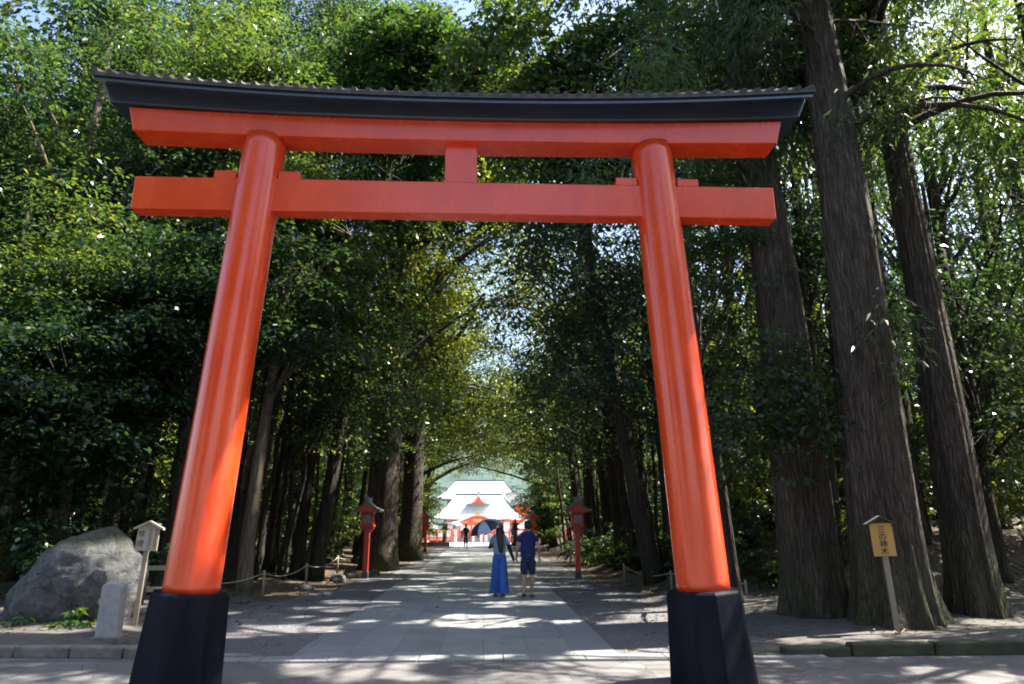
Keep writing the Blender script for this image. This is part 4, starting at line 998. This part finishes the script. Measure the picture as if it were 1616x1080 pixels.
# corridor trees along the path
GP = 'broadleaf trees lining the left of the path'; GR = 'broadleaf trees lining the right of the path'
LPL = 'evergreen tree lining the left side of the path'; LPR = 'evergreen tree arching from the right side of the path'
rs = random.Random(77)
for k, y in enumerate((20.5, 23.5, 30, 37, 41, 46, 51, 56)):
    x = -6.0 - rs.uniform(-.6, 1.4); cz = 9.0 + rs.uniform(-.6, 1.6)
    T(LPL, 'tree', x, y, rs.uniform(.09, .15), 12, ((x + 1.8, y, cz), (4.3, 3.4, 5.6)), (LL if y > 29 else (BL, BB)[k % 2]), BD, 200 + k, lean=(.9, 0), n=150, per=85, size=.165, rad=.92, group=GP)  # backlit foliage farther along is painted with the lighter leaf
for k, y in enumerate((17.6, 20.0, 23.2, 26.6, 30.5, 35, 39.5, 44, 49, 54)):
    x = 5.6 + rs.uniform(-.8, 1.0); cz = 8.8 + rs.uniform(-.6, 1.4)
    T(LPR, 'tree', x, y, rs.uniform(.09, .16), 12, ((x - 2.0, y - .3, cz), (4.6, 3.4, 5.0)), (BB, BL, BB)[k % 3] if y < 40 else BL, BD, 230 + k, lean=(-1.2, 0), extra=([(4.0 + q[0] * 2.3, y + q[1] * 1.6, 4.3 + round((q[2] + 1) * 2.2) * 1.05 + .12 * q[0]) for q in NP(950 + k).uniform(-1, 1, (70, 3))] if k < 5 else None), n=125, per=95, size=.165, rad=.95, group=GR)
for k, (x, y) in enumerate(((-10.5, 30), (-9.5, 36), (-11, 42), (-9.5, 49), (-11, 56), (10, 21), (9.4, 27), (10.5, 33), (9.6, 40), (10.5, 47), (10, 55))):
    T('tall evergreen standing in the second row back from the path', 'tree', x, y, .22, 18, ((x - 1.2 * np.sign(x), y, 13.5), (5.4, 4.4, 7.5)), (BL, BB)[k % 2], BD, 260 + k, n=(110 if x < 0 else 70), per=60, size=.20, rad=1.05, group='second row evergreens either side of the path')
# tall crowns that close over the path
for k, (x, y, lx, cz) in enumerate(((4.9, 25, -2.6, 17), (-5.4, 32, 2.6, 17.5), (5.2, 38, -2.8, 16), (-5.2, 44, 2.8, 12), (4.8, 49, -2.8, 11.5), (-5.0, 53, 2.8, 10.5), (4.9, 57, -2.6, 10.5), (5.4, 30, -3, 13), (-5.2, 38.5, 3, 12.5))):
    T('tall evergreen whose crown closes high over the path', 'tree', x, y, .27, cz + 1, ((x + lx, y, cz), (4.8, 4.4, 5.8)), LL, BD, 290 + k, limbs=18, extra=([(PC + q[0] * 3.6, y + q[1] * 2.2, 8.0 + q[2] * 2.2) for q in NP(900 + k).uniform(-1, 1, (110, 3))] if y > 36 else None), lean=(lx * .5, 0), n=150, per=80, size=.18, rad=1.0, group='tall evergreens closing over the path')  # crowns get the lighter leaf to paint light coming through them
# towering crowns above the cedars, high over the right side
for k, (x, y, cz) in enumerate(((7.4, 16.2, 23), (11.5, 18.5, 24), (9.2, 22, 25), (13.5, 14, 24))):
    T('towering evergreen with a high broad crown above the right side of the path', 'tree', x, y, .3, cz + 1.5, ((x, y, cz), (4.8, 4.6, 4.6)), (BL, BB)[k % 2], BD, 330 + k, n=170, per=110, size=.2, rad=1.05, limbs=20, twigs=80, group='towering evergreens on the right')
# right side, behind the cedars
LRW = 'dark evergreen tree in the shade behind the three cedars'
for k, (x, y, cz, rx, rz_) in enumerate(((11.2, 15.2, 5.5, 3.2, 4.4), (13.2, 18.0, 7.5, 3.8, 5.6), (9.9, 18.6, 8, 3.4, 5.0), (15.5, 15.0, 6.5, 3.4, 5.2), (8.2, 16.2, 8.6, 2.6, 3.4), (12, 23, 11.5, 4.4, 7), (17, 21, 11, 4.6, 7.5))):
    T(LRW, 'tree', x, y, .17, cz + rz_ * .5, ((x, y - .3, cz), (rx, rx * .9, rz_)), (BB, BL)[k % 2], BD, 300 + k, n=150, per=85, size=.15, rad=.85, group='evergreens behind the cedars')
for k, (x, y, cz) in enumerate(((13.5, 25, 18), (18, 27, 18), (9, 24, 17), (21, 20, 14), (10.5, 17.0, 14.2), (14.5, 19.5, 16), (17, 33, 25), (10, 31, 24), (24, 29, 20), (18, 20.5, 17.5), (22, 25, 21), (16.5, 16.5, 13), (4.9, 33, 24))):
    T('tall sunlit tree in the upper right canopy behind the cedars', 'tree', x, y, .3, cz + 2, ((x, y, cz), (4.8, 4.2, 5.6)), LL if k % 2 == 0 else BL, BD, 310 + k, n=130, per=80, size=.18, rad=.95, group='tall trees behind the cedars')
T('bushy evergreen spreading between the right gate pillar and the broad cedar', 'tree', 5.15, 14.6, .15, 7.0, ((4.75, 13.9, 6.2), (1.9, 1.5, 2.9)), BL, BD, 320, lean=(-.6, -.5), n=250, per=100, size=.125, rad=.6,
  extra=[(5.6 + q[0], 12.0 + q[1], 3.9 + q[2]) for q in NP(3).normal(0, 1, (46, 3)) * np.array([.6, .25, .62])] + [(4.7 + q[0], 12.6 + q[1], 3.6 + q[2]) for q in NP(4).normal(0, 1, (34, 3)) * np.array([.4, .4, .6])])
# conifers with hanging foliage over the gate
for k, (x, y, h, cz, r) in enumerate(((-2.9, 22.5, 21, 17.5, 2.9), (1.9, 19.0, 19, 14.5, 3.2), (5.2, 19.5, 20, 15.5, 3.2), (-.6, 30, 23, 20, 4.2))):
    bx = x if abs(x - PC) > 4.2 else PC + (4.9 if x > PC else -4.9)
    rng = NP(400 + k); C = rand_crown(rng, (x, y, cz), (r * 1.15, r, 5.6), 260)
    C = [c for c in C if keep(c)]
    T(('conifer with drooping bright green foliage rising above the middle of the gate', 'conifer with dark hanging foliage above the right half of the gate beam', 'conifer with thin crown against the sky right of the dark hanging one', 'conifer arching high over the path behind the gate')[k], 'tree',
      bx, y, .24, cz + 1.5, ((x, y, cz), (.5, .5, 3)), M['needle'], BD, 410 + k, lean=(x - bx, 0), n=20, per=150, size=.26, rad=.85, extra=C, droop=1.1, limbs=20, twigs=120)
# sun-side trees beyond the right edge whose shade falls on the forecourt
for k, (x, y) in enumerate(((12.0, 10.4), (17.5, 9.0), (13.5, 5.0), (20, 13), (11.2, 7.4), (15, 7), (14, 11.8))):
    T('spreading evergreen just beyond the right edge of the forecourt', 'tree', x, y, .25, 12, ((x, y, 9.2), (4.2, 3.8, 4.6)), BL, BD, 500 + k, n=120, per=90, size=.18, rad=.9, group='evergreens beyond the right edge')
# far rows closing the view between the trunks
fm = []
for k in range(3):
    rng = NP(600 + k); C = rand_crown(rng, (0, 0, 7.6), (4.8, 4.8, 7.2), 190); C = C[C[:, 2] > .6]; fm.append(leaves_mesh('crown', C, 1.25, 60, .30, 610 + k, (BL, BB, LL)[k]))
    tb = MB().tube(trunk_pts(0, 0, -.1, 11, (.3, .2), random.Random(k), .2), [.24 - .016 * i for i in range(10)], 8).build('trunk', BD, None, True); fm[-1] = (fm[-1], tb.data); bpy.data.objects.remove(tb)
rs = random.Random(8); k = 0
for (x0, x1, y0, y1, n, pl) in ((-40, -17, 22, 68, 40, 'left'), (15, 42, 17, 68, 46, 'right'), (-30, -9, 60, 70, 8, 'left'), (9, 30, 60, 70, 8, 'right'), (9.5, 17, 58, 84, 9, 'right'), (-19, -12, 58, 84, 7, 'left')):
    for i in range(n):
        x = rs.uniform(x0, x1); y = rs.uniform(y0, y1); t = thing('broadleaf_tree', 'evergreen in the deep forest %s of the path' % pl, 'tree', (x, y, gz(x, y) - .1), rs.uniform(0, 6), 'deep forest trees on the %s' % pl)
        s = rs.uniform(.85, 1.3); t.scale = (s, s, s * (rs.uniform(.95, 1.35) if x < 0 else rs.uniform(.6, .85))); a, c = fm[k % 3 if k % 5 else 2]; k += 1
        link(c, 'trunk', t); link(a, 'crown', t)
# trees on the far side of the forecourt, behind the photographer, mirrored in the lacquer
for (x, y, s) in ((-9, -7, 1.2), (-14, -2, 1.2), (-11, -15, 1.4), (9.5, -9, 1.2), (15, -3, 1.2), (11, -17, 1.4), (-16, -14, 1.4), (17, -14, 1.4)):
    t = thing('broadleaf_tree', 'tree across the forecourt behind the photographer', 'tree', (x, y, 0), x, 'trees across the forecourt'); t.scale = (s, s, s); a, c = fm[k % 2]; k += 1
    link(c, 'trunk', t); link(a, 'crown', t)
# --- slim young trunks under the canopy
LS = 'slender young tree with thin dark trunk in the understorey %s of the path'
rs = random.Random(31); sm_ = []
for k in range(5):
    rng = NP(700 + k); pr_ = random.Random(700 + k); h = 6.5; tp = trunk_pts(0, 0, -.1, h, (.5, 0), pr_, .16, 10); b = MB().tube(tp, [.07 * (1 - .06 * i) for i in range(11)], 7, .06, pr_)
    C = np.array([(tp[-1][0] + q[0], q[1] + tp[-1][1], h - .4 + q[2]) for q in rng.normal(0, 1, (26, 3)) * np.array([.9, .9, .8])])
    for c in C[:14]: b.tube(bend(tp[pr_.randint(6, 10)], c, pr_, 3, .12), [.022, .016, .011, .006], 4, 0, None, False)
    o = b.build('trunk', BD, None, True); sm_.append((o.data, leaves_mesh('crown', C, .5, 30, .13, 710 + k, (BL, M['leaf_light'])[k % 2]))); bpy.data.objects.remove(o)
k = 0
for (x0, x1, y0, y1, n) in ((-13, -4.8, 19, 52, 34), (4.6, 13, 18.5, 52, 46)):
    for i in range(n):
        y = y0 + (y1 - y0) * rs.random() ** 1.4; x = rs.uniform(x0, x1)
        if abs(x) < 4.9 and y > 30: x *= 1.15
        sd = 'left' if x < 0 else 'right'; t = thing('young_tree', LS % sd, 'tree', (x, y, gz(x, y)), (0 if x < 0 else math.pi) + rs.uniform(-.9, .9), 'slender young trees %s of the path' % sd)
        s = rs.uniform(.75, 1.15); t.scale = (s * rs.uniform(.9, 1.7), s, s * rs.uniform(.9, 1.25)); a, c = sm_[k % 5]; k += 1
        link(a, 'trunk', t); link(c, 'crown', t)
# --- shrubs, ferns, stones at the edges
def shrub(label, x, y, r, h, leaf, seed, n=26, per=60, size=.10, group=None, name='shrub', cat='shrub', bark=None):
    rng = NP(seed); z = gz(x, y); t = thing(name, label, cat, (x, y, z), 0, group); pr_ = random.Random(seed)
    C = np.abs(rng.normal(0, 1, (n, 3))) * np.array([0, 0, h * .45]) + np.concatenate([rng.normal(0, r * .55, (n, 2)), np.full((n, 1), h * .25)], 1)
    b = MB()
    for c in C[:10]: b.tube(bend((0, 0, -.04), c, pr_, 3, .1), [.014, .011, .008, .004], 4, 0, None, False)
    b.build('stem', bark or BD, t, True); link(leaves_mesh('foliage', C, r * .34, per, size, seed, leaf), 'foliage', t); return t
shrub('small green fern growing against the front of the boulder', -6.35, 11.65, .32, .30, M['fern'], 800, 9, 30, .12, name='fern', cat='fern')
shrub('fern tuft low beside the first fern at the boulder foot', -7.1, 11.6, .26, .18, M['fern'], 801, 6, 26, .10, name='fern', cat='fern')
rs = random.Random(12)
for k in range(24):
    y = rs.uniform(15.5, 36); x = 4.3 + rs.uniform(0, 2.6) if k % 2 else rs.uniform(5, 9)
    shrub('low dark shrub on the shaded bank right of the path', x, y, .8, .9, BL, 810 + k, 26, 44, .13, 'shrubs on the right bank')
for k in range(12):
    x = rs.uniform(-12, -6.2); y = rs.uniform(16, 34)
    shrub('low dark shrub under the trees left of the path', x, y, .7, .9, BL, 830 + k, 22, 40, .13, 'shrubs under the left trees')
rs = random.Random(14)
for k, (x, y, s) in enumerate(((-5.3, 16.0, .22), (-4.6, 18.8, .26), (-4.35, 21.6, .3), (-4.3, 23.2, .34), (-5.6, 14.2, .25), (-3.7, 24.2, .26), (3.9, 19.5, .2), (4.3, 17.0, .2))):
    o = blob_rock('mossy_stone', [(-s, 0), (-s * .7, s * .5), (0, s * .75), (s * .8, s * .45), (s, 0), (0, -s * .3)], s * .8, 20 + k, .06, M['rock'], None, 18, 12)
    o.location = (x, y, gz(x, y)); o.rotation_euler = (0, 0, rs.uniform(0, 6)); tag(o, 'rounded mossy stone along the %s edge of the gravel' % ('left' if x < 0 else 'right'), 'stone', 'mossy stones edging the %s verge' % ('left' if x < 0 else 'right'))

for k, (x, y, r, h) in enumerate(((-4.9, 47, 1.2, 3.2), (4.1, 46, 1.2, 3.4), (-5.6, 53, 1.3, 4.2), (4.3, 52, 1.2, 4.5), (4.9, 58.5, 1.4, 5), (-6.2, 59.5, 1.4, 4.4), (5.6, 49, 1.7, 6), (4.4, 55, 1.8, 6.5), (7, 52, 2, 6), (-6.2, 50, 1.7, 5.5), (-5.4, 55, 1.7, 5.5), (-7.5, 58, 2, 6), (6.5, 58.5, 2, 6.5))):
    shrub(('tall leafy shrub where the trees end left of the path', 'tall leafy shrub where the trees end right of the path')[x > 0], x, y, r, h * 1.15, LL if x < 0 else BL, 860 + k, 105, 95, .15, 'leafy shrubs at the far end of the trees %s' % ('left' if x < 0 else 'right'))

rs = random.Random(21)
for k in range(34):
    sd = k % 2; x = rs.uniform(-13, -6.5) if sd else rs.uniform(6.2, 14); y = rs.uniform(19, 44) if k > 8 else rs.uniform(15.5, 22)
    if not sd and y < 17.5: x += 3
    shrub('tall leafy undergrowth in the shade %s of the path' % ('left' if sd else 'right'), x, y, 1.3, rs.uniform(2.2, 4.2), (BL, BB, LL)[k % 3], 900 + k, 30, 70, .15, 'tall undergrowth %s of the path' % ('left' if sd else 'right'))

# fallen leaves lying on the gravel edges, beds and banks
rng = NP(55); P_ = []
while len(P_) < 5200:
    y = 9.7 + 34 * rng.random() ** 1.5; x = rng.uniform(-10, 10); d = abs(x - PC)
    if rng.random() > (.03 if d < 2.1 else .22 if d < 3.4 else 1): continue
    if y < 10.2 and abs(x) > 3: continue
    zz = gz(x, y) if y > 13.2 else (.12 if (x < -5.6 or x > 5.6) else .012)
    P_.append((x, y, zz + .012))
P_ = np.array(P_); n_ = len(P_); a_ = rng.uniform(0, 6.28, n_); L_ = rng.uniform(.03, .065, n_)
dv = np.stack([np.cos(a_), np.sin(a_), rng.normal(0, .2, n_)], 1) * L_[:, None]; sv2 = np.stack([-np.sin(a_), np.cos(a_), rng.normal(0, .3, n_)], 1) * L_[:, None] * .4
V_ = np.stack([P_ - dv, P_ + sv2 + [0, 0, .008], P_ + dv, P_ - sv2 + [0, 0, .008]], 1).reshape(-1, 3)
me = bpy.data.meshes.new('fallen_leaves'); me.from_pydata(V_.tolist(), [], [(4 * i, 4 * i + 1, 4 * i + 2, 4 * i + 3) for i in range(n_)]); me.update()
me.materials.append(simple('dry_leaf', (.24, .14, .075), (.10, .055, .03), .7, 3))
fl = link(me, 'fallen_leaves'); tag(fl, 'brown fallen leaves scattered over the gravel edges and beds', 'fallen leaves', kind='stuff')
